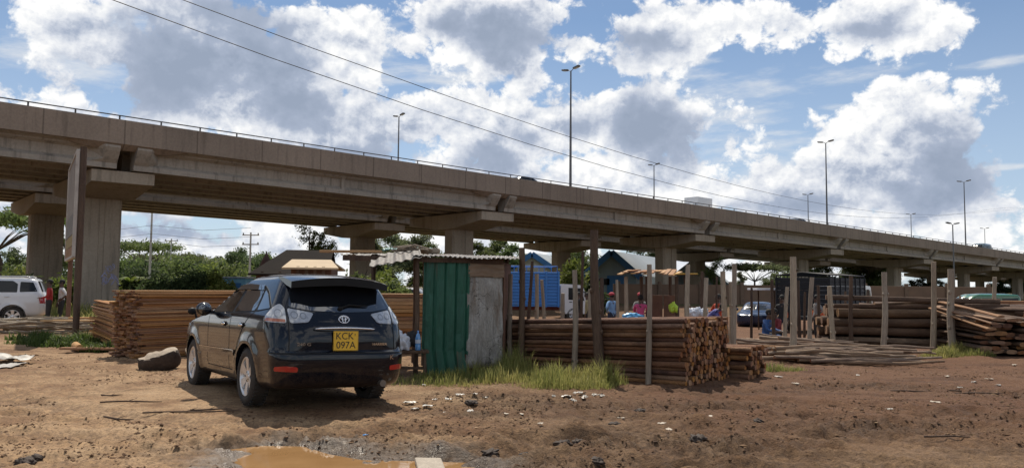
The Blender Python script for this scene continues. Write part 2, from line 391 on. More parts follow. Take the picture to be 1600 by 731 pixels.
def build_ground():
    # a fan of cells that get larger with distance, plus the ground behind the camera
    ang = np.concatenate([np.linspace(-1.45, -.75, 24)[:-1], np.linspace(-.75, .75, 620), np.linspace(.75, 1.45, 24)[1:]])
    rr = [2.2]
    while rr[-1] < 40: rr.append(rr[-1] * 1.0062 + .001)
    while rr[-1] < 4500: rr.append(rr[-1] * 1.09)
    rr = np.array(rr); A, RR = np.meshgrid(ang, rr)
    X = np.sin(A) * RR; Y = np.cos(A) * RR - .3
    h, wet, tr, ch, ps = ground_parts(X.ravel(), Y.ravel())
    # undulating country far away
    V = np.stack([X.ravel(), Y.ravel(), h], 1); nr, nc = X.shape
    idx = np.arange(nr * nc).reshape(nr, nc)
    Fc = np.stack([idx[:-1, :-1], idx[:-1, 1:], idx[1:, 1:], idx[1:, :-1]], -1).reshape(-1, 4)[:, ::-1]
    nv = len(V)
    # rim behind the camera: one wide quad strip closing the sheet
    b0 = idx[0, :]; extra = [(-4500, -900, 0), (-4500, -4500, 0), (4500, -4500, 0), (4500, -900, 0)]
    V = np.concatenate([V, np.array(extra, float)])
    me = bpy.data.meshes.new('ground')
    faces = [tuple(f) for f in Fc.tolist()]
    left = idx[:, 0].tolist(); right = idx[:, -1].tolist(); mid = b0.tolist()
    loop = list(reversed(left)) + mid[1:] + right[1:] + [nv + 3, nv + 2, nv + 1, nv]
    me.from_pydata(V.tolist(), [], faces + [tuple(loop[::-1])])
    me.polygons.foreach_set('use_smooth', [True] * len(me.polygons))
    for nm, arr in (('wet', wet), ('track', tr), ('churn', ch), ('shore', ps)):
        a = me.attributes.new(nm, 'FLOAT', 'POINT'); a.data.foreach_set('value', np.concatenate([arr, np.zeros(4)]).astype(np.float32))
    me.validate(); me.update()
    me.materials.append(ground_mat())
    o = bpy.data.objects.new('ground', me); COL.objects.link(o); tag(o, kind='structure'); return o
def ground_mat():
    m, t, b = newmat('earth')
    tc = t.n('ShaderNodeTexCoord'); P = tc.outputs['Object']
    wet = t.n('ShaderNodeAttribute', attribute_name='wet').outputs['Fac']; tr = t.n('ShaderNodeAttribute', attribute_name='track').outputs['Fac']; ch = t.n('ShaderNodeAttribute', attribute_name='churn').outputs['Fac']; sho = t.n('ShaderNodeAttribute', attribute_name='shore').outputs['Fac']
    big = t.noise(P, 0.32, 5, .6); mid = t.noise(P, 1.7, 8, .65); fine = t.noise(P, 14, 8, .7); grit = t.noise(P, 70, 4, .7)
    col = t.ramp(t.math('MULTIPLY_ADD', t.math('SUBTRACT', mid, .5), .9, big), [(.26, (.13, .062, .026)), (.43, (.215, .124, .062)), (.56, (.305, .194, .104)), (.74, (.375, .255, .148))])
    col = t.mix(1.0, col, t.ramp(fine, [(.3, (.42, .39, .37)), (.48, (.92, .92, .92)), (.7, (1.18, 1.16, 1.12))]), 'MULTIPLY')
    gs = t.noise(P, 38, 6, .75); col = t.mix(1.0, col, t.ramp(gs, [(.34, (.35, .32, .30)), (.46, (.90, .90, .90)), (.60, (1.05, 1.05, 1.05)), (.72, (1.5, 1.45, 1.35))]), 'MULTIPLY')
    # dark bark crumbs and straw lying in the dirt
    sp = t.noise(t.vm('MULTIPLY', P, (1, 2.2, 1)), 17, 4, .65)
    col = t.mix(t.mapr(sp, .60, .64, 0, .8), col, (.05, .032, .022))
    sx = t.n('ShaderNodeSeparateXYZ', {0: P})
    red = t.mapr(t.math('ADD', sx.outputs[0], t.math('MULTIPLY', t.math('SUBTRACT', t.noise(P, .8, 6, .6), .5), 7)), -1.2, 2.6, 0, .85)
    yl = t.mapr(t.math('ADD', sx.outputs[1], t.math('MULTIPLY', t.math('SUBTRACT', mid, .5), 4)), 6.6, 9.6, .10, 1)
    col = t.mix(t.math('MULTIPLY', red, yl), col, (.150, .070, .035))
    col = t.mix(t.math('MULTIPLY', tr, t.mapr(fine, .40, .60, .60, .05)), col, (.115, .068, .038))
    tq = t.vm('MULTIPLY', P, (.55, 1.5, 1)); lft = t.mapr(t.math('ADD', sx.outputs[0], t.math('MULTIPLY', t.math('SUBTRACT', big, .5), 6)), -3.5, .5, .30, 1); dp = t.math('MULTIPLY', lft, t.mapr(t.noise(tq, 1.1, 7, .68), .50, .62, 0, .66)); col = t.mix(dp, col, t.mix(1.0, col, (.46, .42, .38), 'MULTIPLY'))
    wn = t.math('MULTIPLY', wet, t.mapr(mid, .34, .56, .55, 1.0), clamp=True)
    col = t.mix(t.math('MULTIPLY', wn, .86), col, t.ramp(fine, [(.35, (.040, .025, .016)), (.65, (.125, .088, .060))]))
    sh = t.math('MULTIPLY', sho, t.mapr(t.noise(P, 3.2, 6, .65), .36, .58, .2, 1.0), clamp=True)
    col = t.mix(t.math('MULTIPLY', sh, .9), col, t.ramp(t.noise(P, 34, 5, .75), [(.36, (.045, .032, .024)), (.52, (.14, .108, .080)), (.70, (.27, .235, .19))]))  # pale grey speckle paints the wet margin's sky glint into the colour
    # far ground: dry grass and scrub
    fg = t.math('MULTIPLY', t.mapr(sx.outputs[1], 48, 75), t.mapr(t.noise(P, .06, 4, .6), .35, .55))
    col = t.mix(fg, col, t.ramp(fine, [(.3, (.05, .065, .02)), (.7, (.13, .12, .045))]))
    t.t.links.new(col, b.inputs['Base Color'])
    t.t.links.new(t.math('MINIMUM', t.mapr(wn, .55, 1.0, .92, .40), t.mapr(sh, .1, .9, .95, .22)), b.inputs['Roughness'])
    b.inputs['Specular IOR Level'].default_value = .35
    hb = t.math('ADD', t.math('ADD', t.math('MULTIPLY', fine, 1.0), t.math('MULTIPLY', grit, .40)), t.math('MULTIPLY', t.noise(P, 5, 6, .7), 1.2))
    bn = t.n('ShaderNodeBump', {'Height': hb, 'Strength': t.math('MULTIPLY', lft, .9), 'Distance': .075})
    t.t.links.new(bn.outputs[0], b.inputs['Normal'])
    return m
build_ground()
# puddles of muddy water
def puddle():
    m, t, b = newmat('muddy_water')
    P = t.n('ShaderNodeTexCoord').outputs['Object']
    col = t.ramp(t.noise(P, 2.2, 5, .6), [(.3, (.27, .150, .062)), (.7, (.35, .205, .092))])
    t.t.links.new(col, b.inputs['Base Color']); b.inputs['Roughness'].default_value = .04; b.inputs['Specular IOR Level'].default_value = .5
    bn = t.n('ShaderNodeBump', {'Height': t.noise(P, 9, 3, .5), 'Strength': .05, 'Distance': .01}); t.t.links.new(bn.outputs[0], b.inputs['Normal'])
    cx = sum(p.x for p in PUD) / len(PUD); cy = sum(p.y for p in PUD) / len(PUD)
    o = MB().add([(cx + (p.x - cx) * 1.35, cy + (p.y - cy) * 1.35, 0) for p in PUD], [tuple(range(len(PUD)))]).build('puddle', m, loc=(0, 0, -.048))
    tag(o, kind='structure')
    return m
MUDWATER = puddle()
# ---------------------------------------------------------------- the two viaducts
TH = R(49.3); BU = Vector((math.sin(TH), math.cos(TH), 0)); BT = Vector((-math.cos(TH), math.sin(TH), 0)); BP = Vector((-22.98, 43.68, 0))
SLOPE = -.0163; ZT = 9.75
def bp(s, t, z=0.0, rel=False): 
    p = BP + BU * s + BT * t; return Vector((p.x, p.y, z + (ZT + SLOPE * s if rel else 0)))
def concrete(name, c1, c2, joints=0, streak=.5):
    m, t, b = newmat(name)
    tc = t.n('ShaderNodeTexCoord'); P = tc.outputs['Object']
    n1 = t.noise(P, .35, 6, .62); n2 = t.noise(t.vm('MULTIPLY', P, (2.2, 2.2, .18)), 1.3, 6, .65); n3 = t.noise(P, 9, 4, .6)
    col = t.mix(t.mapr(n1, .3, .7), c1, c2)
    col = t.mix(t.mapr(n2, .52, .72, 0, streak), col, tuple(x * .45 for x in c2))
    col = t.mix(1.0, col, t.ramp(n3, [(.3, (.86, .86, .86)), (.7, (1.06, 1.06, 1.06))]), 'MULTIPLY')
    if joints:
        s = t.vm('DOT_PRODUCT', P, tuple(BU))
        fr = t.math('ABSOLUTE', t.math('SUBTRACT', t.math('FRACT', t.math('DIVIDE', s, joints)), .5))
        col = t.mix(t.mapr(fr, .488, .494, 0, .55), col, tuple(x * .3 for x in c2))
        pn = t.n('ShaderNodeTexWhiteNoise', {'W': t.math('FLOOR', t.math('ADD', t.math('DIVIDE', s, joints), .5))}, noise_dimensions='1D').outputs[0]
        col = t.mix(1.0, col, t.ramp(pn, [(0, (.90, .90, .90)), (1, (1.04, 1.03, 1.02))]), 'MULTIPLY')
    t.t.links.new(col, b.inputs['Base Color']); b.inputs['Roughness'].default_value = .88; b.inputs['Specular IOR Level'].default_value = .25
    bn = t.n('ShaderNodeBump', {'Height': n3, 'Strength': .25, 'Distance': .02}); t.t.links.new(bn.outputs[0], b.inputs['Normal'])
    return m
CONC_P = concrete('parapet_concrete', (.325, .262, .208), (.255, .205, .163), joints=3.6, streak=.55)
CONC_G = concrete('girder_concrete', (.41, .365, .31), (.31, .28, .242), streak=.75)
CONC_C = concrete('pier_concrete', (.41, .345, .27), (.31, .26, .20), streak=.7)
ASPH = pm('bridge_asphalt', (.05, .05, .05), (.06, .058, .055), rough=.9)
RAILM = pm('rail_steel', (.10, .095, .09), rough=.6, metal=.3)
SPAN = 25.0; NA, NB = -2, 11
def sec(mb, prof, s0, s1, m=0):
    """extrude a (t, z-below-parapet-top) profile along the viaduct"""
    n = len(prof); V = [bp(s0, t, z, True) for t, z in prof] + [bp(s1, t, z, True) for t, z in prof]
    mb.add(V, [tuple(range(n)), tuple(reversed(range(n, 2 * n)))] + [(i, n + i, n + (i + 1) % n, (i + 1) % n) for i in range(n)], m)
def girder(mb, t0, s0, s1):
    e = 1.25
    def prof(tw): return [(t0 - .33, -2.42), (t0 + .33, -2.42), (t0 + .33, -2.16), (t0 + tw, -1.98), (t0 + tw, -1.52), (t0 + .40, -1.40), (t0 + .40, -1.31), (t0 - .40, -1.31), (t0 - .40, -1.40), (t0 - tw, -1.52), (t0 - tw, -1.98), (t0 - .33, -2.16)]
    thin = prof(.13); thick = prof(.329)
    if abs(t0) > 4:        # outer beams: end blocks flare out under the slab edge
        fl = {7: (.97, -1.315), 8: (.97, -1.43), 9: (.86, -1.60), 10: (.55, -1.98), 11: (.36, -2.16)}; mir = {7: 6, 8: 5, 9: 4, 10: 3, 11: 2}
        for k, (o_, z_) in fl.items():
            if t0 < 0: thick[k] = (t0 - o_, z_)
            else: thick[mir[k]] = (t0 + o_, z_)
    st = [(s0, thick), (s0 + e * .55, thick), (s0 + e, thin), ((s0 + s1) / 2 - .16, thin), ((s0 + s1) / 2 - .13, prof(.29)), ((s0 + s1) / 2 + .13, prof(.29)), ((s0 + s1) / 2 + .16, thin), (s1 - e, thin), (s1 - e * .55, thick), (s1, thick)]
    n = 12; V = []
    for s, pf in st: V += [bp(s, t, z, True) for t, z in pf]
    Fc = [tuple(range(n)), tuple(reversed(range((len(st) - 1) * n, len(st) * n)))]
    for k in range(len(st) - 1):
        for i in range(n): Fc.append((k * n + i, (k + 1) * n + i, (k + 1) * n + (i + 1) % n, k * n + (i + 1) % n))
    mb.add(V, Fc)
def viaduct(label, dt, rails):
    root = empty('viaduct', bp(0, dt), 0, label, 'viaduct')
    def part(name, mb, mat):
        mb.v = [(p[0] + BT.x * 0, p[1], p[2]) for p in mb.v]
        o = mb.build(name, mat, root); o.location = -bp(0, 0); return o
    S0, S1 = NA * SPAN, NB * SPAN
    mb = MB(); sec(mb, [(-5.42, -1.22), (5.42, -1.22), (5.42, -1.0), (-5.42, -1.0)], S0, S1); sec(mb, [(-4.9, -1.312), (4.9, -1.312), (5.3, -1.222), (-5.3, -1.222)], S0, S1)
    part('deck', mb, CONC_G)
    for sg in (-1, 1):
        mb = MB(); pf = [(5.5 * sg, -1.24), (5.5 * sg, -.04), (5.46 * sg, 0), (5.30 * sg, 0), (5.12 * sg, -.9), (5.12 * sg, -.998), (5.43 * sg, -.998), (5.43 * sg, -1.24)]
        sec(mb, pf if sg < 0 else pf[::-1], S0, S1)
        for n in range(NA, NB):        # thickened slab edge over each pier
            s = n * SPAN; k = 1 if sg < 0 else -1
            q = [(-5.47 * -sg, -1.242), (-5.0 * -sg, -1.242), (-4.95 * -sg, -1.50), (-5.10 * -sg, -1.50)]
            m2 = MB(); nn = 4
            V = []
            for ss, dz in ((s - 3.0, .0), (s - 1.9, 1.0), (s - .3, 1.0), (s + .3, 1.0), (s + 1.9, 1.0), (s + 3.0, 0)):
                V += [bp(ss, t, z if z > -1.3 else -1.245 - (.255 * dz), True) for t, z in q]
            Fc = [(0, 1, 2, 3), (23, 22, 21, 20)]
            for kk in range(5):
                for i in range(4): Fc.append((kk * 4 + i, kk * 4 + 4 + i, kk * 4 + 4 + (i + 1) % 4, kk * 4 + (i + 1) % 4))
            mb.add(V, Fc)
        part('parapet', mb, CONC_P)
    for n in range(NA, NB):
        for t0 in (-4.45, -2.22, 0, 2.22, 4.45):
            mb = MB(); girder(mb, t0, n * SPAN + .40, (n + 1) * SPAN - .40); part('girder', mb, CONC_G)
    for n in range(NA + 1, NB):
        s = n * SPAN; zt = ZT + SLOPE * s - 2.50
        mb = MB(); w, tw, b = 1.02, .62, .16
        c = [(-w + b, -tw), (w - b, -tw), (w, -tw + b), (w, tw - b), (w - b, tw), (-w + b, tw), (-w, tw - b), (-w, -tw + b)]
        c = [(-w + b, -tw), (-.16, -tw), (-.12, -tw + .06), (.12, -tw + .06), (.16, -tw)] + c[1:]
        V = [bp(s + a, t, -.4) for a, t in c] + [bp(s + a, t, zt - 1.02) for a, t in c]; k = len(c)
        mb.add(V, [tuple(range(k)), tuple(reversed(range(k, 2 * k)))] + [(i, k + i, k + (i + 1) % k, (i + 1) % k) for i in range(k)])
        pier = part('pier', mb, CONC_C)
        mb = MB(); L = 4.6; pf = [(-L, 0), (-L, -.60), (-1.1, -1.08), (1.1, -1.08), (L, -.60), (L, 0)]
        V = [bp(s - 1.5, t, zt + z) for t, z in pf] + [bp(s + 1.5, t, zt + z) for t, z in pf]
        mb.add(V, [tuple(range(6)), tuple(reversed(range(6, 12)))] + [(i, 6 + i, 6 + (i + 1) % 6, (i + 1) % 6) for i in range(6)])
        o = mb.build('pier_cap', CONC_C, pier)
    if rails:
        mb = MB(); mb.bar(bp(S0, -5.38, .20, True), bp(S1, -5.38, .20, True), .05, .05)
        rail = part('railing', mb, RAILM)
        pmsh = MB().box((0, 0, .09), (.06, .06, .22)).mesh('rail_post', RAILM)
        for i in range(98):
            s = -6.5 + i * 2.0 if i < 78 else 149.5 + (i - 78) * 4
            o = bpy.data.objects.new('rail_post', pmsh); COL.objects.link(o); o.parent = rail; o.location = bp(s, -5.38, 0.0, True)
    return root
VIA = viaduct('long concrete viaduct nearest the timber yard, with steel rail along its parapet', 0, True)
VIA2 = copy_tree(VIA)
VIA2.location = bp(0, 14.5); tag(VIA2, 'second concrete viaduct running parallel behind the nearer one')
for ch in list(VIA2.children):
    if ch.name.startswith('railing'):
        for c in list(ch.children): bpy.data.objects.remove(c)
        bpy.data.objects.remove(ch)
# tall twin-arm lamps
LAMPM = pm('lamp_steel', (.16, .16, .165), rough=.5, metal=.5)
LAMPG = pm('lamp_lens', (.5, .5, .48), rough=.3)
def make_lamp():
    root = empty('street_lamp')
    MB().tube([(0, 0, -1.1), (0, 0, 3), (0, 0, 9.2)], [.11, .09, .055], 8).build('pole', LAMPM, root)
    for sg in (-1, 1):
        mb = MB(); mb.tube([(0, 0, 9.15), (sg * .25, 0, 9.3), (sg * .45, 0, 9.36)], .03, 6)
        M = Matrix.Rotation(-sg * .16, 4, 'Y'); mb.bbox((sg * .62, 0, 9.38), (.62, .3, .13), .05, M)
        mb.box((sg * .64, 0, 9.305), (.42, .2, .015), M, 1)
        mb.build('lamp_head', [LAMPM, LAMPG], root)
    return root
LAMP = make_lamp()
def lamp(i, s, t, z, lab, grp):
    o = LAMP if i == 0 else copy_tree(LAMP)
    o.location = bp(s, t, z, True); o.rotation_euler = (0, 0, math.atan2(BT.y, BT.x)); tag(o, lab, 'street lamp', grp)
li = 0
for k, nm in enumerate(('nearest and tallest', 'second tallest', 'third tallest', 'fourth tallest')):
    lamp(li, 31.9 + 40 * k, -5.05, -.05, 'tall twin-headed street lamp on the nearer viaduct, the ' + nm + ' of its row', 'tall lamps along the nearer viaduct'); li += 1
for k, nm in enumerate(('nearest', 'second', 'third', 'fourth', 'fifth')):
    lamp(li, 31.2 + 40 * k, 18.6, -.05, 'small looking twin-headed lamp on the rear viaduct, ' + nm + ' along its row', 'lamps along the rear viaduct'); li += 1

# scrawled paint on the nearest pier
GRAF = pm('lilac_paint', (.42, .42, .62), (.34, .34, .5), 5, .8); mb = MB()
for q in range(16):
    c = bp(random.uniform(.1, .9), -.628, random.uniform(1.5, 2.5)); pts = []
    for k in range(7): a = k * 1.1 + q; pts.append(c + BU * (.10 * math.sin(a * 1.3) + .02 * k) + Vector((0, 0, .16 * math.cos(a))))
    mb.tube(pts, .014, 4)
pier0 = [c for c in VIA.children if c.name.startswith('pier')][1]; o = mb.build('graffiti', GRAF, pier0); o.parent = pier0; o.matrix_parent_inverse = Matrix.Identity(4)
# ---------------------------------------------------------------- vehicles
def pchip(xs, ys, x):
    xs = np.asarray(xs, float); ys = np.asarray(ys, float); h = np.diff(xs); d = np.diff(ys) / h
    m = np.zeros(len(xs)); m[0] = d[0]; m[-1] = d[-1]
    for i in range(1, len(xs) - 1):
        m[i] = 0 if d[i - 1] * d[i] <= 0 else 2 * d[i - 1] * d[i] / (d[i - 1] + d[i])
    i = int(np.clip(np.searchsorted(xs, x) - 1, 0, len(h) - 1)); t = (x - xs[i]) / h[i]
    return ((1 + 2 * t) * (1 - t) ** 2 * ys[i] + t * (1 - t) ** 2 * h[i] * m[i] + t * t * (3 - 2 * t) * ys[i + 1] + t * t * (t - 1) * h[i] * m[i + 1])
def paint(name, c, rough=.22, coat=1.0, dust=.35, metal=0.0):
    m, t, b = newmat(name)
    P = t.n('ShaderNodeTexCoord').outputs['Object']; z = t.n('ShaderNodeSeparateXYZ', {0: P}).outputs[2]
    n = t.noise(P, 3.5, 6, .65); n2 = t.noise(P, 40, 3, .6)
    dm = t.math('MULTIPLY', t.mapr(t.math('ADD', z, t.math('MULTIPLY', t.math('SUBTRACT', n, .5), .7)), .25, .95, dust, dust * .06), t.mapr(n2, .3, .7, .6, 1.1))
    md = t.math('MULTIPLY', t.mapr(t.math('ADD', z, t.math('MULTIPLY', t.math('SUBTRACT', t.noise(P, 9, 6, .7), .5), .55)), .30, .50, .20, 0), t.mapr(n2, .35, .6, .5, 1)); dm = t.math('MAXIMUM', dm, md)
    t.t.links.new(t.mix(dm, c, (.19, .12, .07)), b.inputs['Base Color'])
    t.t.links.new(t.mapr(dm, 0, .5, rough, .65), b.inputs['Roughness']); b.inputs['Coat Weight'].default_value = coat
    t.t.links.new(t.mapr(dm, 0, .4, coat, .1), b.inputs['Coat Weight']); b.inputs['Coat Roughness'].default_value = .04; b.inputs['Metallic'].default_value = metal
    return m
GLASS = pm('tinted_glass', (.010, .012, .016), (.014, .017, .022), scale=2, rough=.035, coat=1.0, spec=1.0)
GLASS.node_tree.nodes['Principled BSDF'].inputs['Coat IOR'].default_value = 1.8
RUBBER = pm('tyre_rubber', (.022, .021, .020), (.05, .040, .032), scale=7, rough=.85, bump=.3, bscale=60)
ALLOY = pm('alloy', (.68, .68, .69), (.60, .60, .61), scale=6, rough=.32, metal=.75)
BLACKP = pm('black_plastic', (.010, .010, .011), (.014, .014, .014), rough=.55, spec=.2)
CHROME = pm('chrome', (.82, .82, .84), (.78, .78, .8), rough=.08, metal=1.0)
REDL = pm('red_lens', (.42, .012, .012), (.34, .01, .01), rough=.15, coat=1.0)
LENS = pm('clear_lens', (.62, .63, .64), (.36, .37, .38), scale=16, rough=.12, metal=.35, coat=1.0)
LENSD = pm('lamp_bowl', (.44, .44, .45), (.30, .31, .32), scale=9, rough=.15, metal=.5, coat=1.0)
SEAM = pm('panel_gap', (.004, .004, .004), rough=.8)
class Body:
    """a car body from horizontal slices: (z, x_rear, x_front, half width, rear corner radius, front corner radius)"""
    def __init__(s, lev, taper=(.06, .07), xr0=.2, xf0=2.6, arches=(), flare=.022):
        s.L = np.array(lev, float); s.tp = taper; s.xr0, s.xf0 = xr0, xf0; s.arch = arches; s.flare = flare
    def par(s, z): return [pchip(s.L[:, 0], s.L[:, k], z) for k in range(1, 6)]
    def yside(s, x, z, w):
        L = s.L[:, 1].min(), s.L[:, 2].max()
        a = max(0, (s.xr0 - x) / (s.xr0 - L[0])); b = max(0, (x - s.xf0) / (L[1] - s.xf0))
        y = w * (1 - s.tp[0] * a * a - s.tp[1] * b * b)
        for (xc, zc, r) in s.arch:
            d = math.hypot(x - xc, z - zc); y += s.flare * math.exp(-((d - r - .02) / .075) ** 2)
        return y
    def outline(s, z):
        xr, xf, w, rr, rf = s.par(z); P = []
        w_r = s.yside(xr + rr, z, w); w_f = s.yside(xf - rf, z, w)
        r2 = min(rr * 1.5, w_r * .85); f2 = min(rf * 2.2, w_f * .9)
        for i in range(7): 
            y = (w_r - r2) * i / 6; P.append((xr + .05 * (y / max(w_r, .01)) ** 2, y))
        x0 = P[-1][0]
        for i in range(1, 11):
            t = math.pi / 2 * i / 10; e = .8
            P.append((x0 + (xr + rr - x0) * (1 - math.cos(t) ** e), w_r - r2 + r2 * math.sin(t) ** e))
        n = 60
        for i in range(1, n):
            x = xr + rr + (xf - rf - xr - rr) * i / n; P.append((x, s.yside(x, z, w)))
        for i in range(0, 10):
            t = math.pi / 2 * (1 - i / 10); e = .85
            P.append((xf - rf + (rf - .06) * (1 - (1 - math.cos(t) ** e)), w_f - f2 + f2 * math.sin(t) ** e))
        for i in range(7):
            y = (w_f - f2) * (1 - i / 6); P.append((xf - .06 * (y / max(w_f - f2, .01)) ** 2, y))
        return P
    def mesh(s, zs):
        V = []; n = None
        for z in zs:
            h = s.outline(z); full = h + [(x, -y) for x, y in h[-2:0:-1]]; n = len(full)
            V += [(x, y, z) for x, y in full]
        k = len(zs); Fc = []
        for j in range(k - 1):
            for i in range(n): Fc.append((j * n + i, j * n + (i + 1) % n, (j + 1) * n + (i + 1) % n, (j + 1) * n + i)[::-1])
        Fc += [tuple(range(n)), tuple(reversed(range((k - 1) * n, k * n)))]
        return V, Fc
    def side(s, x, z, sg=1, off=0):
        P = s.outline(z); best = None
        for (x0, y0), (x1, y1) in zip(P, P[1:]):
            if (x0 - x) * (x1 - x) <= 0 and abs(x1 - x0) > 1e-9:
                y = y0 + (y1 - y0) * (x - x0) / (x1 - x0); best = y if best is None else max(best, y)
        if best is None: best = 0.0
        return Vector((x, sg * (best + off), z))
    def end(s, y, z, off=0, front=False):
        P = s.outline(z); xs = []
        for (x0, y0), (x1, y1) in zip(P, P[1:]):
            if (y0 - abs(y)) * (y1 - abs(y)) <= 0 and abs(y1 - y0) > 1e-9: xs.append(x0 + (x1 - x0) * (abs(y) - y0) / (y1 - y0))
        if not xs: xs = [P[0][0]]
        return Vector((max(xs) + off if front else min(xs) - off, y, z))
    def arc(s, a, z, sg=1, off=0):
        """a metres round the outline from the middle of the tail"""
        P = s.outline(z); t = 0
        for (x0, y0), (x1, y1) in zip(P, P[1:]):
            l = math.hypot(x1 - x0, y1 - y0)
            if t + l >= a:
                k = (a - t) / l; nx, ny = -(y1 - y0) / l, (x1 - x0) / l
                return Vector((x0 + (x1 - x0) * k + nx * off, sg * (y0 + (y1 - y0) * k + ny * off), z))
            t += l
        return Vector((P[-1][0], 0, z))
def dens_poly(poly, step):
    out = []
    for i, a in enumerate(poly):
        b = poly[(i + 1) % len(poly)]; n = max(1, int(math.hypot(b[0] - a[0], b[1] - a[1]) / step))
        out += [(a[0] + (b[0] - a[0]) * k / n, a[1] + (b[1] - a[1]) * k / n) for k in range(n)]
    return out
def round_poly(poly, r, n=4):
    out = []
    for i, b in enumerate(poly):
        a = Vector(poly[i - 1]); c = Vector(poly[(i + 1) % len(poly)]); b = Vector(b)
        d1 = (a - b); d2 = (c - b); k = min(r, d1.length * .45, d2.length * .45); p = b + d1.normalized() * k; q = b + d2.normalized() * k
        for j in range(n + 1):
            t = j / n; out.append(tuple(p * (1 - t) ** 2 + b * 2 * t * (1 - t) + q * t * t))
    return out
def patch(mb, poly, fn, step=.06, off=.004, m=0, r=0.0, skirt=.012):
    """a sheet cut to a polygon and laid on the body by fn(u, v, off), with its edge turned down"""
    if r: poly = round_poly(poly, r)
    B = dens_poly(poly, step); n = len(B); pts = [Vector(p) for p in B]
    x0, x1 = min(p[0] for p in B), max(p[0] for p in B); y0, y1 = min(p[1] for p in B), max(p[1] for p in B)
    def inside(x, y):
        c = False
        for i in range(n):
            a, b = B[i], B[(i + 1) % n]
            if (a[1] > y) != (b[1] > y) and x < (b[0] - a[0]) * (y - a[1]) / (b[1] - a[1]) + a[0]: c = not c
        return c
    y = y0 + step / 2
    while y < y1:
        x = x0 + step / 2
        while x < x1:
            if inside(x, y) and min((Vector((x, y)) - p).length for p in pts[:n]) > step * .45: pts.append(Vector((x, y)))
            x += step
        y += step
    co, _, fc, _, _, _ = geometry.delaunay_2d_cdt(pts, [], [list(range(n))], 1, 1e-6)
    V = [fn(c[0], c[1], off) for c in co]
    mb.add(V, [tuple(f) for f in fc], m, True)
    if skirt:
        S = [fn(p[0], p[1], off) for p in B]; T = [fn(p[0], p[1], off - skirt) for p in B]
        mb.add(S + T, [(i, (i + 1) % n, n + (i + 1) % n, n + i) for i in range(n)], m)
def orient(o, inside=(1.2, 0, .8)):
    """make every face of a part point away from the middle of the car"""
    c = Vector(inside)
    for p in o.data.polygons:
        if p.normal.dot(p.center - c) < 0: p.flip()
    o.data.update(); return o
def fix(o):
    bm = bmesh.new(); bm.from_mesh(o.data); bmesh.ops.recalc_face_normals(bm, faces=list(bm.faces)); bm.to_mesh(o.data); bm.free(); return o
def cut(o, cutters):
    for c in cutters:
        md = o.modifiers.new('cut', 'BOOLEAN'); md.operation = 'DIFFERENCE'; md.solver = 'EXACT'; md.object = c
    dg = bpy.context.evaluated_depsgraph_get(); me = bpy.data.meshes.new_from_object(o.evaluated_get(dg))
    o.modifiers.clear(); o.data = me
    for c in cutters: bpy.data.objects.remove(c)
    return o
def text_mesh(txt, size, M, mat, name, parent, depth=.003, sx=1.0, bold=0.0):
    cu = bpy.data.curves.new(name, 'FONT'); cu.body = txt; cu.size = size; cu.extrude = depth; cu.align_x = 'CENTER'; cu.align_y = 'CENTER'; cu.offset = bold
    o = bpy.data.objects.new(name, cu); COL.objects.link(o)
    dg = bpy.context.evaluated_depsgraph_get(); me = bpy.data.meshes.new_from_object(o.evaluated_get(dg)); bpy.data.objects.remove(o)
    me.transform(M @ Matrix.Diagonal((sx, 1, 1, 1))); me.materials.clear(); me.materials.append(mat)
    q = bpy.data.objects.new(name, me); COL.objects.link(q); q.parent = parent; return q
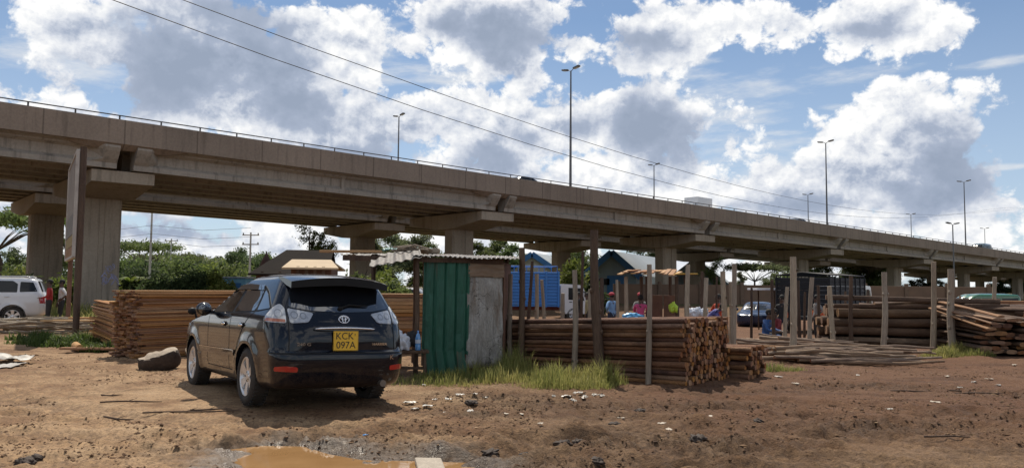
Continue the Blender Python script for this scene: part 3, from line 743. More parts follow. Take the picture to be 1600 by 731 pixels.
def wheel(parent, x, y, z, r=.358, wd=.235, rim=.245, spokes=6, sg=1, alloy=None, detail=True):
    """tyre with a rim as its sub-part; local z of the lathe points outwards"""
    Mx = frame((x, y, z), (1, 0, 0), (0, 0, -sg), (0, sg, 0)); h = wd / 2; n = 40 if detail else 20
    tb = MB(); tb.lathe([(rim, -h * .8), (rim + .02, -h), (r - .05, -h), (r - .012, -h * .82), (r, -h * .6), (r, h * .6), (r - .012, h * .82), (r - .05, h), (rim + .02, h * 1.0), (rim, h * .85)], n, Mx)
    if detail:
        for k in range(40):
            t = 2 * math.pi * k / 40; c = Mx @ Vector((math.cos(t) * (r - .001), math.sin(t) * (r - .001), 0))
            for q in (-.06, .06):
                tb.box(c + Vector((0, q, 0)), (.014, .075, .02), Matrix.Rotation(-t * 1 if sg > 0 else t, 3, 'Y') @ Matrix.Rotation(.3 if q > 0 else -.3, 3, 'X'))
    w = tb.build('wheel', RUBBER, parent)
    rb = MB(); rb.lathe([(rim, h * .85), (rim - .008, h * .88), (rim - .022, h * .75), (rim - .03, h * .2), (rim - .035, -h * .7)], n, Mx)
    rb.lathe([(rim - .035, -h * .5), (.05, -h * .45)], n, Mx, 1)
    for k in range(spokes):
        t = 2 * math.pi * (k + .5) / spokes; ax = Vector((math.cos(t), math.sin(t), 0)); ay = Vector((-math.sin(t), math.cos(t), 0))
        wi, wo = (.036, .062); R1 = rim - .018
        pr = [(.035, -wi), (R1, -wo), (R1, wo), (.035, wi)]
        Q = [ax * a + ay * b for a, b in pr]; z0 = [h * .62, h * .80, h * .80, h * .62]
        V = [Mx @ (q + Vector((0, 0, zz))) for q, zz in zip(Q, z0)] + [Mx @ (q * .98 + Vector((0, 0, zz - .045))) for q, zz in zip(Q, z0)]
        rb.add(V, [(0, 1, 2, 3), (7, 6, 5, 4), (0, 4, 5, 1), (1, 5, 6, 2), (2, 6, 7, 3), (3, 7, 4, 0)])
    rb.lathe([(.075, h * .60), (.070, h * .68), (.035, h * .70), (.001, h * .72)], 18, Mx)
    for k in range(5):
        t = 2 * math.pi * k / 5; rb.lathe([(.011, h * .70), (.010, h * .715), (.001, h * .72)], 8, Mx @ Matrix.Translation((math.cos(t) * .055, math.sin(t) * .055, 0)), 1)
    fix(rb.build('rim', [alloy or ALLOY, BLACKP], w)); fix(w); return w
def wheel_cut(x, z, y, r, sg):
    M = frame((x, sg * y, z), (1, 0, 0), (0, 0, -sg), (0, sg, 0))
    mb = MB(); n = 40; V = [M @ Vector((r * math.cos(2 * math.pi * k / n), r * math.sin(2 * math.pi * k / n), h)) for h in (0, .6) for k in range(n)]
    mb.add(V, [tuple(reversed(range(n))), tuple(range(n, 2 * n))] + [(k, (k + 1) % n, n + (k + 1) % n, n + k) for k in range(n)])
    return fix(mb.build('wheel_well', SEAM))
def strip(mb, pts, w, fn, off=.003, m=0):
    """a narrow band along a polyline in surface coordinates"""
    P = [Vector(p) for p in pts]; V = []
    for i, p in enumerate(P):
        d = (P[min(i + 1, len(P) - 1)] - P[max(i - 1, 0)]).normalized(); n = Vector((-d.y, d.x)) * w / 2
        V += [fn(p.x - n.x, p.y - n.y, off), fn(p.x + n.x, p.y + n.y, off)]
    mb.add(V, [(2 * i, 2 * i + 1, 2 * i + 3, 2 * i + 2) for i in range(len(P) - 1)], m)
def line(a, b, n=10): return [(a[0] + (b[0] - a[0]) * k / n, a[1] + (b[1] - a[1]) * k / n) for k in range(n + 1)]

NAVY = paint('navy_paint', (.0035, .0050, .0105), dust=.004)
NAVY.node_tree.nodes['Principled BSDF'].inputs['Specular IOR Level'].default_value = .15; NAVY.node_tree.nodes['Principled BSDF'].inputs['Coat IOR'].default_value = 1.40
def make_black_suv():
    ar = ((0, .37, .40), (2.715, .37, .40))
    B = Body([(.26, -.84, 3.40, .80, .20, .5), (.31, -.95, 3.53, .865, .24, .5), (.45, -1.03, 3.62, .900, .30, .5), (.60, -1.055, 3.65, .915, .32, .5), (.675, -1.05, 3.645, .918, .32, .5), (.705, -1.02, 3.635, .918, .32, .48), (.73, -.985, 3.62, .918, .32, .46),
              (.85, -.985, 3.57, .922, .36, .46), (.96, -.965, 3.42, .922, .38, .46), (1.05, -.93, 2.95, .915, .38, .50), (1.12, -.895, 2.42, .900, .37, .50), (1.18, -.86, 2.14, .868, .36, .42), (1.30, -.775, 1.86, .800, .30, .36),
              (1.45, -.665, 1.50, .725, .26, .32), (1.55, -.59, 1.22, .672, .25, .32), (1.61, -.52, 1.02, .625, .26, .32), (1.648, -.40, .82, .55, .28, .30), (1.668, -.25, .62, .44, .28, .28), (1.680, 0.0, .42, .24, .16, .18)],
             taper=(.075, .07), xr0=.3, xf0=2.5, arches=ar)
    root = empty('parked_car', (0, 0, 0), 0, 'dark navy blue off-road car with yellow number plate, on the mud beside the plank stack', 'car')
    zs = [.26, .28, .31, .35, .40, .45, .50, .55, .60, .64, .665, .68, .695, .71, .73, .77, .81, .85, .89, .93, .96, 1.0, 1.03, 1.05, 1.075, 1.10, 1.12, 1.14, 1.16, 1.18, 1.21, 1.25, 1.30, 1.35, 1.40, 1.45, 1.50, 1.55, 1.58, 1.61, 1.63, 1.648, 1.66, 1.668, 1.676, 1.680]
    V, Fc = B.mesh(zs); b = MB().add(V, Fc, 0, True).build('body', NAVY, root); fix(b)
    cut(b, [wheel_cut(x, .37, .50, .405, sg) for x in (0, 2.715) for sg in (1, -1)])
    bm = bmesh.new(); bm.from_mesh(b.data)
    for e in bm.edges:
        if len(e.link_faces) == 2 and e.calc_face_angle(0) > .75: e.smooth = False
    bm.to_mesh(b.data); bm.free()
    for p in b.data.polygons: p.use_smooth = True
    S = lambda sg: (lambda u, v, o: B.side(u, v, sg, o)); E = lambda u, v, o: B.end(u, v, o); A = lambda sg: (lambda u, v, o: B.arc(u, v, sg, o))
    def part(name, mb, mt, par=None): return orient(mb.build(name, mt, par or root))
    wins = [[(1.93, 1.150), (1.35, 1.462), (1.16, 1.505), (.80, 1.515), (.80, 1.165)], [(.70, 1.17), (.70, 1.515), (.20, 1.50), (-.02, 1.472), (-.12, 1.19)], [(-.19, 1.195), (-.09, 1.455), (-.24, 1.40), (-.50, 1.255), (-.56, 1.225)]]
    for sg in (1, -1):
        mb = MB(); patch(mb, [(2.02, 1.135), (1.36, 1.49), (1.16, 1.53), (.6, 1.54), (.0, 1.51), (-.24, 1.43), (-.62, 1.22), (-.18, 1.175), (.75, 1.15)], S(sg), .07, .003, 0, .03); part('window_surround', mb, BLACKP)
        for w in wins:
            mb = MB(); patch(mb, w, S(sg), .06, .007, 0, .03); part('side_window', mb, GLASS)
        mb = MB(); patch(mb, [(1.50, 1.40), (1.36, 1.487), (1.16, 1.532), (.6, 1.545), (.02, 1.517), (-.05, 1.45), (.18, 1.462), (.76, 1.47), (1.14, 1.462)], S(sg), .07, .026, 0, .02); part('rain_visor', mb, GLASS)
        mb = MB()
        for pts in ([(.75, z) for z in np.linspace(.40, 1.15, 12)], [(1.84, z) for z in np.linspace(.42, 1.14, 12)], [(.75 + (x - .75), .40) for x in np.linspace(.62, 1.84, 12)], [(-.13 + .52 * t, 1.17 - .42 * t ** 1.3) for t in np.linspace(0, 1, 12)], [(.39, .75), (.44, .55), (.47, .42)]):
            strip(mb, pts, .011, S(sg), .0025)
        strip(mb, line((.695, .72), (.695, 1.07)), .011, A(sg), .0025); strip(mb, [(a, .695) for a in np.linspace(0, 1.0, 20)], .016, A(sg), .004)
        part('panel_gap', mb, SEAM)
        mb = MB(); strip(mb, line((2.25, .600), (.49, .620), 24), .075, S(sg), .014)
        strip(mb, line((2.25, .645), (.49, .662), 24), .008, S(sg), .018, 1); part('door_moulding', mb, [NAVY, CHROME])
        for x in (1.02, .10 + .12):
            p = B.side(x, 1.0, sg, .022); mb = MB(); mb.sphere(p, (.10, .016, .020), 14, 8); mb.sphere(p + Vector((-.03, -sg * .012, -.002)), (.05, .012, .036), 12, 6, 1); fix(mb.build('door_handle', [CHROME, BLACKP], root))
        mb = MB(); M = Matrix.Rotation(sg * .2, 3, 'Z'); mb.sphere((1.70, sg * 1.035, 1.185), (.085, .115, .098), 18, 12, 0, M); mb.bar((1.72, sg * .86, 1.14), (1.72, sg * .98, 1.15), .06, .045)
        mb.sphere((1.645, sg * 1.038, 1.185), (.04, .088, .072), 16, 10, 1, M); fix(mb.build('mirror', [NAVY, GLASS], root))
        # lamp clusters: the outer lens on the wing and the inner one on the tailgate
        lo = round_poly([(.715, 1.050), (.712, 1.235), (.76, 1.285), (.86, 1.245), (1.00, 1.145), (1.08, 1.085), (1.05, 1.065)], .03); li_ = round_poly([(.675, 1.050), (.685, 1.232), (.60, 1.218), (.40, 1.180), (.385, 1.165), (.46, 1.062)], .03)
        for pl, ring in ((lo, [(.80, 1.165, .055)]), (li_, [(.615, 1.150, .045), (.512, 1.140, .04)])):
            mb = MB(); patch(mb, pl, A(sg), .04, .010, 0, 0, .02)
            for (ca, cz, rr_) in ring:
                cir = lambda rad: [(ca + rad * math.cos(t), cz + rad * math.sin(t)) for t in np.linspace(0, 2 * math.pi, 15)[:-1]]
                patch(mb, cir(rr_), A(sg), .04, .0125, 1, 0, 0); patch(mb, cir(rr_ * .72), A(sg), .04, .0145, 2, 0, 0)
            if pl is lo: patch(mb, [(.725, 1.062), (.725, 1.098), (.98, 1.112), (1.03, 1.075)], A(sg), .04, .0135, 3, .01, 0)
            else: patch(mb, [(.668, 1.060), (.670, 1.092), (.45, 1.098), (.47, 1.066)], A(sg), .04, .0135, 2, .01, 0)
            part('tail_lamp', mb, [LENS, LENSD, LENS, pm('amber_lens', (.5, .16, .08), rough=.15, coat=1.0) if pl is lo and sg > 0 else LENS])
        mb = MB(); patch(mb, [(.60, .475), (.60, .535), (.74, .548), (.885, .535), (.885, .485)], A(sg), .05, .008, 0, .025); part('reflector', mb, REDL)
        mb = MB(); patch(mb, [(2.95, .78), (3.28, .80), (3.34, .90), (3.05, .955), (2.92, .93)], S(sg), .06, .006, 0, .03); part('headlamp', mb, LENS)
    mb = MB(); patch(mb, [(-.66, 1.245), (-.60, 1.46), (-.555, 1.54), (.555, 1.54), (.60, 1.46), (.66, 1.245), (.40, 1.205), (0, 1.19), (-.40, 1.205)], E, .07, .006, 0, .03); part('rear_window', mb, GLASS)
    mb = MB(); patch(mb, [(-.62, 1.16), (-.52, 1.50), (.52, 1.50), (.62, 1.16)], lambda u, v, o: B.end(u, v, o, True), .09, .006, 0, .05); part('windscreen', mb, GLASS)
    # spoiler over the rear window
    mb = MB(); ny, nx = 24, 8; V = []
    for lay in (0, 1):
        for i in range(ny + 1):
            y = -.645 + 1.29 * i / ny; q = abs(y) / .645
            for j in range(nx + 1):
                t = j / nx; x = -.30 + (-.60 + .12 * q ** 3) * t; z = 1.674 - .045 * q ** 2.5 - .052 * t ** 1.8 - .022 * q * t
                V.append((x, y, z if lay == 0 else z - .02 - .080 * min(1, t * 1.6) ** .8 * (1 - .25 * q ** 3)))
    w = nx + 1; o2 = (ny + 1) * w; Fc = []
    for i in range(ny):
        for j in range(nx):
            a = i * w + j; Fc += [(a, a + 1, a + w + 1, a + w), (o2 + a, o2 + a + w, o2 + a + w + 1, o2 + a + 1)]
        a = i * w + nx; Fc.append((a, a + w, o2 + a + w, o2 + a)); a = i * w; Fc.append((a, o2 + a, o2 + a + w, a + w))
    for j in range(nx): Fc += [(j, o2 + j, o2 + j + 1, j + 1), (ny * w + j, ny * w + j + 1, o2 + ny * w + j + 1, o2 + ny * w + j)]
    mb.add(V, Fc, 0, True); sp = fix(mb.build('spoiler', [NAVY, BLACKP], root))
    for p in sp.data.polygons:
        if p.normal.z < -.2 or p.normal.x < -.5: p.material_index = 1  # black underside; back edge blackened too, shade painted over its navy
    md = sp.modifiers.new('edge', 'EDGE_SPLIT'); md.split_angle = R(40)
    # tailgate furniture
    mb = MB(); pts = [B.end(y, 1.000 - .012 * (y / .38) ** 2, .030) for y in np.linspace(-.39, .39, 15)]; mb.tube(pts, [.006] + [.015] * 13 + [.006], 8)
    fix(mb.build('chrome_bar', CHROME, root))
    mb = MB(); patch(mb, [(-.40, .975), (-.40, .992), (.40, .992), (.40, .975), (.30, .965), (-.30, .965)], E, .06, .024, 0, 0, .03); part('garnish', mb, NAVY)
    PX = B.end(0, .85, .016).x; tilt = .03
    Mp = frame((PX, 0, .845), (0, -1, 0), (tilt, 0, 1), (-1, 0, tilt)); PLY = pm('yellow_plate', (.78, .47, .025), (.70, .41, .02), scale=5, rough=.35); INK = pm('plate_ink', (.012, .010, .008), rough=.5)
    mb = MB(); mb.prism(round_poly([(-.165, -.122), (.165, -.122), (.165, .122), (-.165, .122)], .012), Mp, .006); mb.tube([Mp @ Vector((a, b, .007)) for a, b in ((-.16, -.117), (.16, -.117), (.16, .117), (-.16, .117), (-.16, -.117))], .0022, 4, 1)
    pl = fix(mb.build('number_plate', [PLY, INK], root))
    text_mesh('KCK', .118, Mp @ Matrix.Translation((-.018, .054, .0075)), INK, 'plate_text', pl, .001, 1.0, .0); text_mesh('097A', .118, Mp @ Matrix.Translation((0, -.056, .0075)), INK, 'plate_text', pl, .001, 1.0, .0)
    MB().add([Mp @ Vector(p) for p in ((.112, .082, .0078), (.126, .088, .0078), (.118, .052, .0078))], [(0, 1, 2)]).build('plate_text', INK, pl)
    c = B.end(0, 1.105, .014); Me = frame(c, (0, -1, 0), (.25, 0, 1), (-1, 0, .25)); mb = MB()
    for (cx, cy, ra, rb_) in ((0, 0, .068, .046), (0, .0, .020, .042), (0, .018, .043, .022)):
        mb.tube([Me @ Vector((cx + ra * math.cos(t), cy + rb_ * math.sin(t), 0)) for t in np.linspace(0, 2 * math.pi, 33)], .0062, 6, cap=False)
    fix(mb.build('emblem', CHROME, root))
    def badge(txt, y, z, size, sx=1.2):
        c = B.end(y, z, .006); d = B.end(y - .05, z, .006) - B.end(y + .05, z, .006); ax = d.normalized(); up = Vector((0, 0, 1)); nz = ax.cross(up).normalized(); up = nz.cross(ax)
        text_mesh(txt, size, frame(c, ax, up, nz), CHROME, 'badge', root, .003, sx, .001)
    badge('240 G', .52, .80, .05, 1.35); badge('HARRIER', -.47, .80, .042, 1.25); badge('K', -.62, .635, .075, 1.2)
    mb = MB(); mb.tube([B.end(.02, 1.245, .03), B.end(-.10, 1.285, .035), B.end(-.32, 1.275, .03), B.end(-.36, 1.27, .022)], [.016, .014, .010, .006], 8); mb.sphere(B.end(.02, 1.24, .02), (.025, .035, .03)); fix(mb.build('rear_wiper', BLACKP, root))
    mb = MB(); mb.tube([(-.25, -.52, 1.60), (-.42, -.52, 1.76)], [.007, .003], 6); fix(mb.build('antenna', BLACKP, root))
    mb = MB(); mb.tube([(-.65, -.52, .33), (-.98, -.52, .315), (-1.02, -.52, .312)], .042, 14); mb.tube([(-.60, -.52, .33), (-.60, .2, .34)], .10, 14); fix(mb.build('exhaust', pm('exhaust_steel', (.25, .22, .19), rough=.5, metal=.7), root))
    mb = MB(); mb.bar((0, -.7, .33), (0, .7, .33), .07, .07); mb.bar((-.05, .1, .30), (.5, .55, .30), .05, .05); mb.bar((-.05, -.1, .30), (.5, -.55, .30), .05, .05); mb.bbox((.05, 0, .33), (.36, .30, .20), .06); mb.bbox((1.3, 0, .26), (2.2, .9, .08), .03); fix(mb.build('underbody', BLACKP, root))
    mb = MB(); M = Matrix.Rotation(.2, 3, 'Z'); mb.tube([(3.02, .80, 1.0), (3.02, .83, 1.10), (3.02, .86, 1.12)], .016, 8); mb.sphere((3.02, .88, 1.14), (.045, .07, .058), 14, 10, 0, M); fix(mb.build('wing_mirror', BLACKP, root))
    for x in (0, 2.715):
        for sg in (1, -1): wheel(root, x, sg * .80, .358, sg=sg, spokes=6)
    return root
CAR = make_black_suv()
CAR.location = (CARP[0], CARP[1], gh(*CARP) * .5 + .0); CAR.rotation_euler = (R(1.7), R(1.0), CARYAW)
# ---------------------------------------------------------------- other vehicles
HEROGLASS = GLASS; GLASS = pm('dark_glass', (.010, .012, .014), (.014, .016, .018), scale=2, rough=.12, spec=.35)
def s_at(x, t):
    """distance along the viaduct where a sight line through pixel column x meets the line at offset t"""
    d = ray(x, 300.0); P = BP + BT * t
    # (P + U s) x d = 0 in plan
    return (P.y * d[0] - P.x * d[1]) / (BU.x * d[1] - BU.y * d[0])
WPAINT = paint('white_paint', (.62, .63, .65), dust=.25); BPAINT = paint('blue_paint', (.008, .022, .060), dust=.03, coat=.25); GPAINT = paint('green_paint', (.03, .13, .05), dust=.15); TPAINT = paint('teal_paint', (.07, .11, .12), dust=.1); DPAINT = paint('dark_paint', (.02, .021, .024), dust=.1); SPAINT = paint('silver_paint', (.42, .43, .45), dust=.2)
def small_car(label, cat, mt, kind, name):
    """a distant car: body, windows, wheels with rims, lamps"""
    if kind == 'suv':
        wb, r = 2.79, .385; ar = ((0, .39, .42), (wb, .39, .42))
        lev = [(.38, -.85, 3.45, .80, .2, .4), (.45, -1.0, 3.58, .89, .25, .4), (.62, -1.06, 3.66, .93, .28, .4), (.90, -1.05, 3.66, .945, .28, .4), (1.05, -1.02, 3.60, .94, .28, .4), (1.16, -1.0, 3.3, .935, .28, .4), (1.24, -.98, 2.35, .92, .28, .4), (1.32, -.95, 2.12, .88, .28, .35),
               (1.55, -.86, 1.80, .80, .26, .3), (1.74, -.78, 1.45, .73, .25, .3), (1.81, -.70, 1.2, .66, .25, .3), (1.85, -.5, .9, .5, .25, .3), (1.865, -.2, .6, .25, .15, .15)]
        wins = [[(1.98, 1.31), (1.40, 1.70), (.86, 1.735), (.86, 1.30)], [(.78, 1.30), (.78, 1.735), (.05, 1.73), (-.12, 1.62), (-.12, 1.30)], [(-.20, 1.31), (-.20, 1.70), (-.62, 1.68), (-.78, 1.33)]]
        rear = [(-.66, 1.32), (-.60, 1.72), (.60, 1.72), (.66, 1.32)]; scr = [(-.66, 1.34), (-.58, 1.70), (.58, 1.70), (.66, 1.34)]; lz = 1.0
    elif kind == 'van':
        wb, r = 2.57, .32; ar = ((0, .33, .36), (wb, .33, .36))
        lev = [(.30, -1.0, 3.2, .78, .15, .3), (.40, -1.08, 3.30, .84, .16, .3), (.9, -1.08, 3.34, .85, .16, .3), (1.05, -1.07, 3.28, .848, .16, .3), (1.15, -1.06, 3.10, .84, .16, .3), (1.5, -1.02, 2.75, .80, .16, .3), (1.8, -.98, 2.35, .75, .18, .3), (1.92, -.9, 2.1, .66, .2, .3), (1.98, -.6, 1.7, .4, .2, .3), (1.99, -.3, 1.4, .2, .1, .1)]
        wins = [[(2.75, 1.17), (2.35, 1.68), (1.75, 1.70), (1.75, 1.17)], [(1.65, 1.17), (1.65, 1.70), (.45, 1.70), (.45, 1.17)], [(.35, 1.17), (.35, 1.70), (-.75, 1.70), (-.75, 1.17)]]
        rear = [(-.62, 1.17), (-.58, 1.72), (.58, 1.72), (.62, 1.17)]; scr = [(-.66, 1.2), (-.58, 1.72), (.58, 1.72), (.66, 1.2)]; lz = .9
    else:
        wb, r = 2.6, .31; ar = ((0, .32, .35), (wb, .32, .35))
        lev = [(.22, -.85, 3.2, .76, .2, .4), (.30, -.98, 3.32, .83, .25, .4), (.5, -1.04, 3.40, .85, .28, .4), (.75, -1.02, 3.40, .86, .3, .4), (.86, -.98, 3.20, .85, .3, .4), (.94, -.92, 2.35, .84, .3, .4), (1.0, -.62, 2.1, .80, .3, .35), (1.2, -.30, 1.72, .72, .28, .3), (1.36, -.02, 1.35, .64, .25, .3), (1.42, .15, 1.1, .52, .25, .3), (1.45, .4, .9, .25, .15, .2)]
        wins = [[(1.98, 1.0), (1.45, 1.33), (.86, 1.36), (.86, .99)], [(.78, .99), (.78, 1.36), (.16, 1.33), (-.30, 1.03)]]
        rear = [(-.55, 1.02), (-.48, 1.33), (.48, 1.33), (.55, 1.02)]; scr = [(-.58, 1.03), (-.50, 1.33), (.50, 1.33), (.58, 1.03)]; lz = .78
    root = empty(name, (0, 0, 0), 0, label, cat)
    B = Body(lev, arches=ar, flare=.03); z0, z1 = lev[0][0], lev[-1][0]
    V, Fc = B.mesh(list(np.linspace(z0, z1, 30))); b = fix(MB().add(V, Fc, 0, True).build('body', mt, root))
    cut(b, [wheel_cut(x, r + .01, .45, r + .06, sg) for x in (0, wb) for sg in (1, -1)])
    for p in b.data.polygons: p.use_smooth = True
    md = b.modifiers.new('edge', 'EDGE_SPLIT'); md.split_angle = R(42)
    for sg in (1, -1):
        for w in wins: mb = MB(); patch(mb, w, lambda u, v, o: B.side(u, v, sg, o), .12, .008, 0, .04); orient(mb.build('side_window', GLASS, root))
        mb = MB(); patch(mb, [(.62, lz - .12), (.62, lz + .12), (.95, lz + .12), (.95, lz - .12)], lambda u, v, o: B.arc(u, v, sg, o), .1, .008); orient(mb.build('tail_lamp', REDL, root))
        mb = MB()
        for w in wins[:2]: p = B.side(w[-1][0] - .12 if False else w[2][0] + .15, lz + .14, sg, .02); mb.sphere(p, (.09, .02, .022), 8, 6)
        fix(mb.build('door_handle', mt, root))
        mb = MB(); patch(mb, [(.15, .42), (.15, .47), (wb - .4, .47), (wb - .4, .42)], lambda u, v, o: B.side(u, v, sg, o), .2, .01); orient(mb.build('side_trim', BLACKP, root))
        mb = MB(); mb.sphere((wins[0][0][0] - .12, sg * 1.02, wins[0][0][1] + .04), (.07, .11, .08), 10, 8); fix(mb.build('mirror', mt, root))
    mb = MB(); patch(mb, rear, lambda u, v, o: B.end(u, v, o), .12, .008, 0, .04); orient(mb.build('rear_window', GLASS, root))
    mb = MB(); patch(mb, scr, lambda u, v, o: B.end(u, v, o, True), .12, .008, 0, .04); orient(mb.build('windscreen', GLASS, root))
    if kind == 'suv':
        for sg in (1, -1): mb = MB(); mb.tube([(-.55, sg * .6, 1.83), (-.4, sg * .62, 1.90), (1.0, sg * .62, 1.90), (1.15, sg * .6, 1.83)], .022, 6); mb.build('roof_rail', SPAINT, root)
    for x in (0, wb):
        for sg in (1, -1): wheel(root, x, sg * (.80 if kind == 'suv' else .74), r, r, .2, r * .66, 6, sg, ALLOY, False)
    return root
def put(o, x, y, yaw, z=None):
    o.location = (x, y, gh(x, y) if z is None else z); o.rotation_euler = (0, 0, yaw); return o
p = gp(25, 503); put(small_car('white off-road wagon with roof rails, parked beside the viaduct pier', 'car', WPAINT, 'suv', 'parked_car'), p.x, p.y, math.atan2(-.40, -.92), -.14)
p = at(1188, 480, 44); put(small_car('blue saloon car parked in the yard beside the black cage truck', 'car', BPAINT, 'sedan', 'parked_car'), p.x, p.y, R(246), -.62)
p = at(662, 450, 40); put(small_car('silver car glimpsed under the shelter roof between the posts', 'car', SPAINT, 'sedan', 'parked_car'), p.x, p.y, R(170), 0)
p = at(1560, 460, 50); put(small_car('green van under the viaduct, its roof above the sawn timber', 'van', GPAINT, 'van', 'parked_van'), p.x, p.y, R(185), -.64)
def onbridge(o, x, t, back=True):
    s = s_at(x, t); q = bp(s, t, -1.0, True); o.location = q; o.rotation_euler = (0, math.atan(.0163) * (1 if back else -1), math.atan2(BU.y, BU.x) + (0 if back else math.pi)); return o
onbridge(small_car('dark car crossing the viaduct, only its roof above the parapet', 'car', DPAINT, 'sedan', 'moving_car'), 805, -4.0)
onbridge(small_car('teal van driving along the far end of the viaduct', 'van', TPAINT, 'van', 'moving_van'), 1535, -3.6, False)
onbridge(small_car('black car on the viaduct behind the white box lorry', 'car', DPAINT, 'sedan', 'moving_car'), 1238, -3.9)
def box_lorry():
    root = empty('box_lorry', (0, 0, 0), 0, 'white box lorry driving over the viaduct', 'lorry')
    MB().bbox((1.2, 0, 1.75), (3.6, 1.9, 1.9), .04).build('cargo_box', WPAINT, root)
    mb = MB(); M = frame((0, -.9, 0), (1, 0, 0), (0, 0, 1), (0, -1, 0)); M = frame((0, .9, 0), (1, 0, 0), (0, 0, 1), (0, -1, 0))
    mb.prism(round_poly([(3.05, .5), (4.6, .5), (4.6, 1.15), (4.25, 1.95), (3.05, 1.95)], .12), M, 1.8); fix(mb.build('cab', WPAINT, root))
    for sg in (1, -1): mb = MB(); mb.add([(3.4, sg * .905, 1.2), (4.4, sg * .905, 1.2), (4.15, sg * .905, 1.8), (3.4, sg * .905, 1.8)], [(0, 1, 2, 3)]); mb.build('side_window', GLASS, root)
    mb = MB(); mb.add([(4.59, -.8, 1.2), (4.59, .8, 1.2), (4.285, .75, 1.9), (4.285, -.75, 1.9)], [(0, 1, 2, 3)]); mb.build('windscreen', GLASS, root)
    MB().bbox((1.9, 0, .55), (5, .8, .2), .02).build('chassis', BLACKP, root)
    for x in (.2, 3.8):
        for sg in (1, -1): wheel(root, x, sg * .8, .38, .38, .22, .22, 6, sg, SPAINT, False)
    return root
bl = box_lorry(); onbridge(bl, 1098, 0.6, False); bl.scale = (.68, .9, 1.08)
def blue_truck():
    root = empty('cargo_truck', (0, 0, 0), 0, 'cargo truck with ribbed bright blue body and white cab, behind the pole stack', 'truck')
    BL = pm('blue_panel', (.035, .19, .52), (.03, .15, .43), scale=1.5, rough=.45, dirt=((.10, .12, .16), .60)); RD = pm('red_oxide', (.22, .05, .03), rough=.7)
    mb = MB(); mb.box((0, 0, 1.75), (4.4, 2.1, 1.84))
    for i in range(11): 
        for sg in (1, -1): mb.bbox((0, sg * 1.06, .96 + i * .165), (4.3, .06, .085), .02)
        mb.bbox((-2.21, 0, .96 + i * .165), (.06, 2.0, .085), .02)
    for x in (-2.17, -1.1, .3, 1.5, 2.17):
        for sg in (1, -1): mb.bbox((x, sg * 1.085, 1.75), (.10, .09, 1.9), .015)
    mb.build('cargo_body', BL, root)
    mb = MB()
    for sg in (1, -1):
        mb.tube([(-2.1, sg * 1.0, 2.98), (2.1, sg * 1.0, 2.98)], .025, 6)
        for x in (-2.1, -1.4, -.7, 0, .7, 1.4, 2.1): mb.tube([(x, sg * 1.0, 2.67), (x, sg * 1.0, 2.98)], .02, 6)
    for x in (-2.1, 0, 2.1): mb.tube([(x, -1, 2.98), (x, 1, 2.98)], .02, 6)
    mb.build('roof_rack', BL, root)
    mb = MB(); mb.bbox((.5, 0, .72), (5.6, .9, .2), .02); mb.build('chassis', RD, root)
    mb = MB(); mb.prism(round_poly([(2.3, .45), (3.75, .45), (3.80, 1.15), (3.48, 1.98), (2.3, 2.05)], .14), frame((0, .98, 0), (1, 0, 0), (0, 0, 1), (0, -1, 0)), 1.96); fix(mb.build('cab', WPAINT, root))
    for sg in (1, -1): mb = MB(); mb.add([(2.72, sg * .986, 1.2), (3.60, sg * .986, 1.15), (3.38, sg * .986, 1.82), (2.72, sg * .986, 1.84)], [(0, 1, 2, 3)]); mb.build('side_window', GLASS, root); mb = MB(); mb.bbox((2.85, sg * .99, 1.08), (.16, .03, .04), .01); mb.build('door_handle', BLACKP, root); mb = MB(); mb.bbox((3.62, sg * 1.12, 1.5), (.06, .16, .3), .02); mb.bar((3.5, sg * .96, 1.65), (3.6, sg * 1.1, 1.6), .03, .03); mb.build('mirror', BLACKP, root)
    mb = MB(); mb.add([(3.79, -.85, 1.22), (3.79, .85, 1.22), (3.53, .8, 1.92), (3.53, -.8, 1.92)], [(0, 1, 2, 3)]); mb.build('windscreen', GLASS, root)
    for x in (-1.1, 3.0):
        for sg in (1, -1): wheel(root, x, sg * .86, .40, .40, .24, .23, 6, sg, SPAINT, False)
    return root
p = at(806, 480, 43); put(blue_truck(), p.x, p.y, R(6))
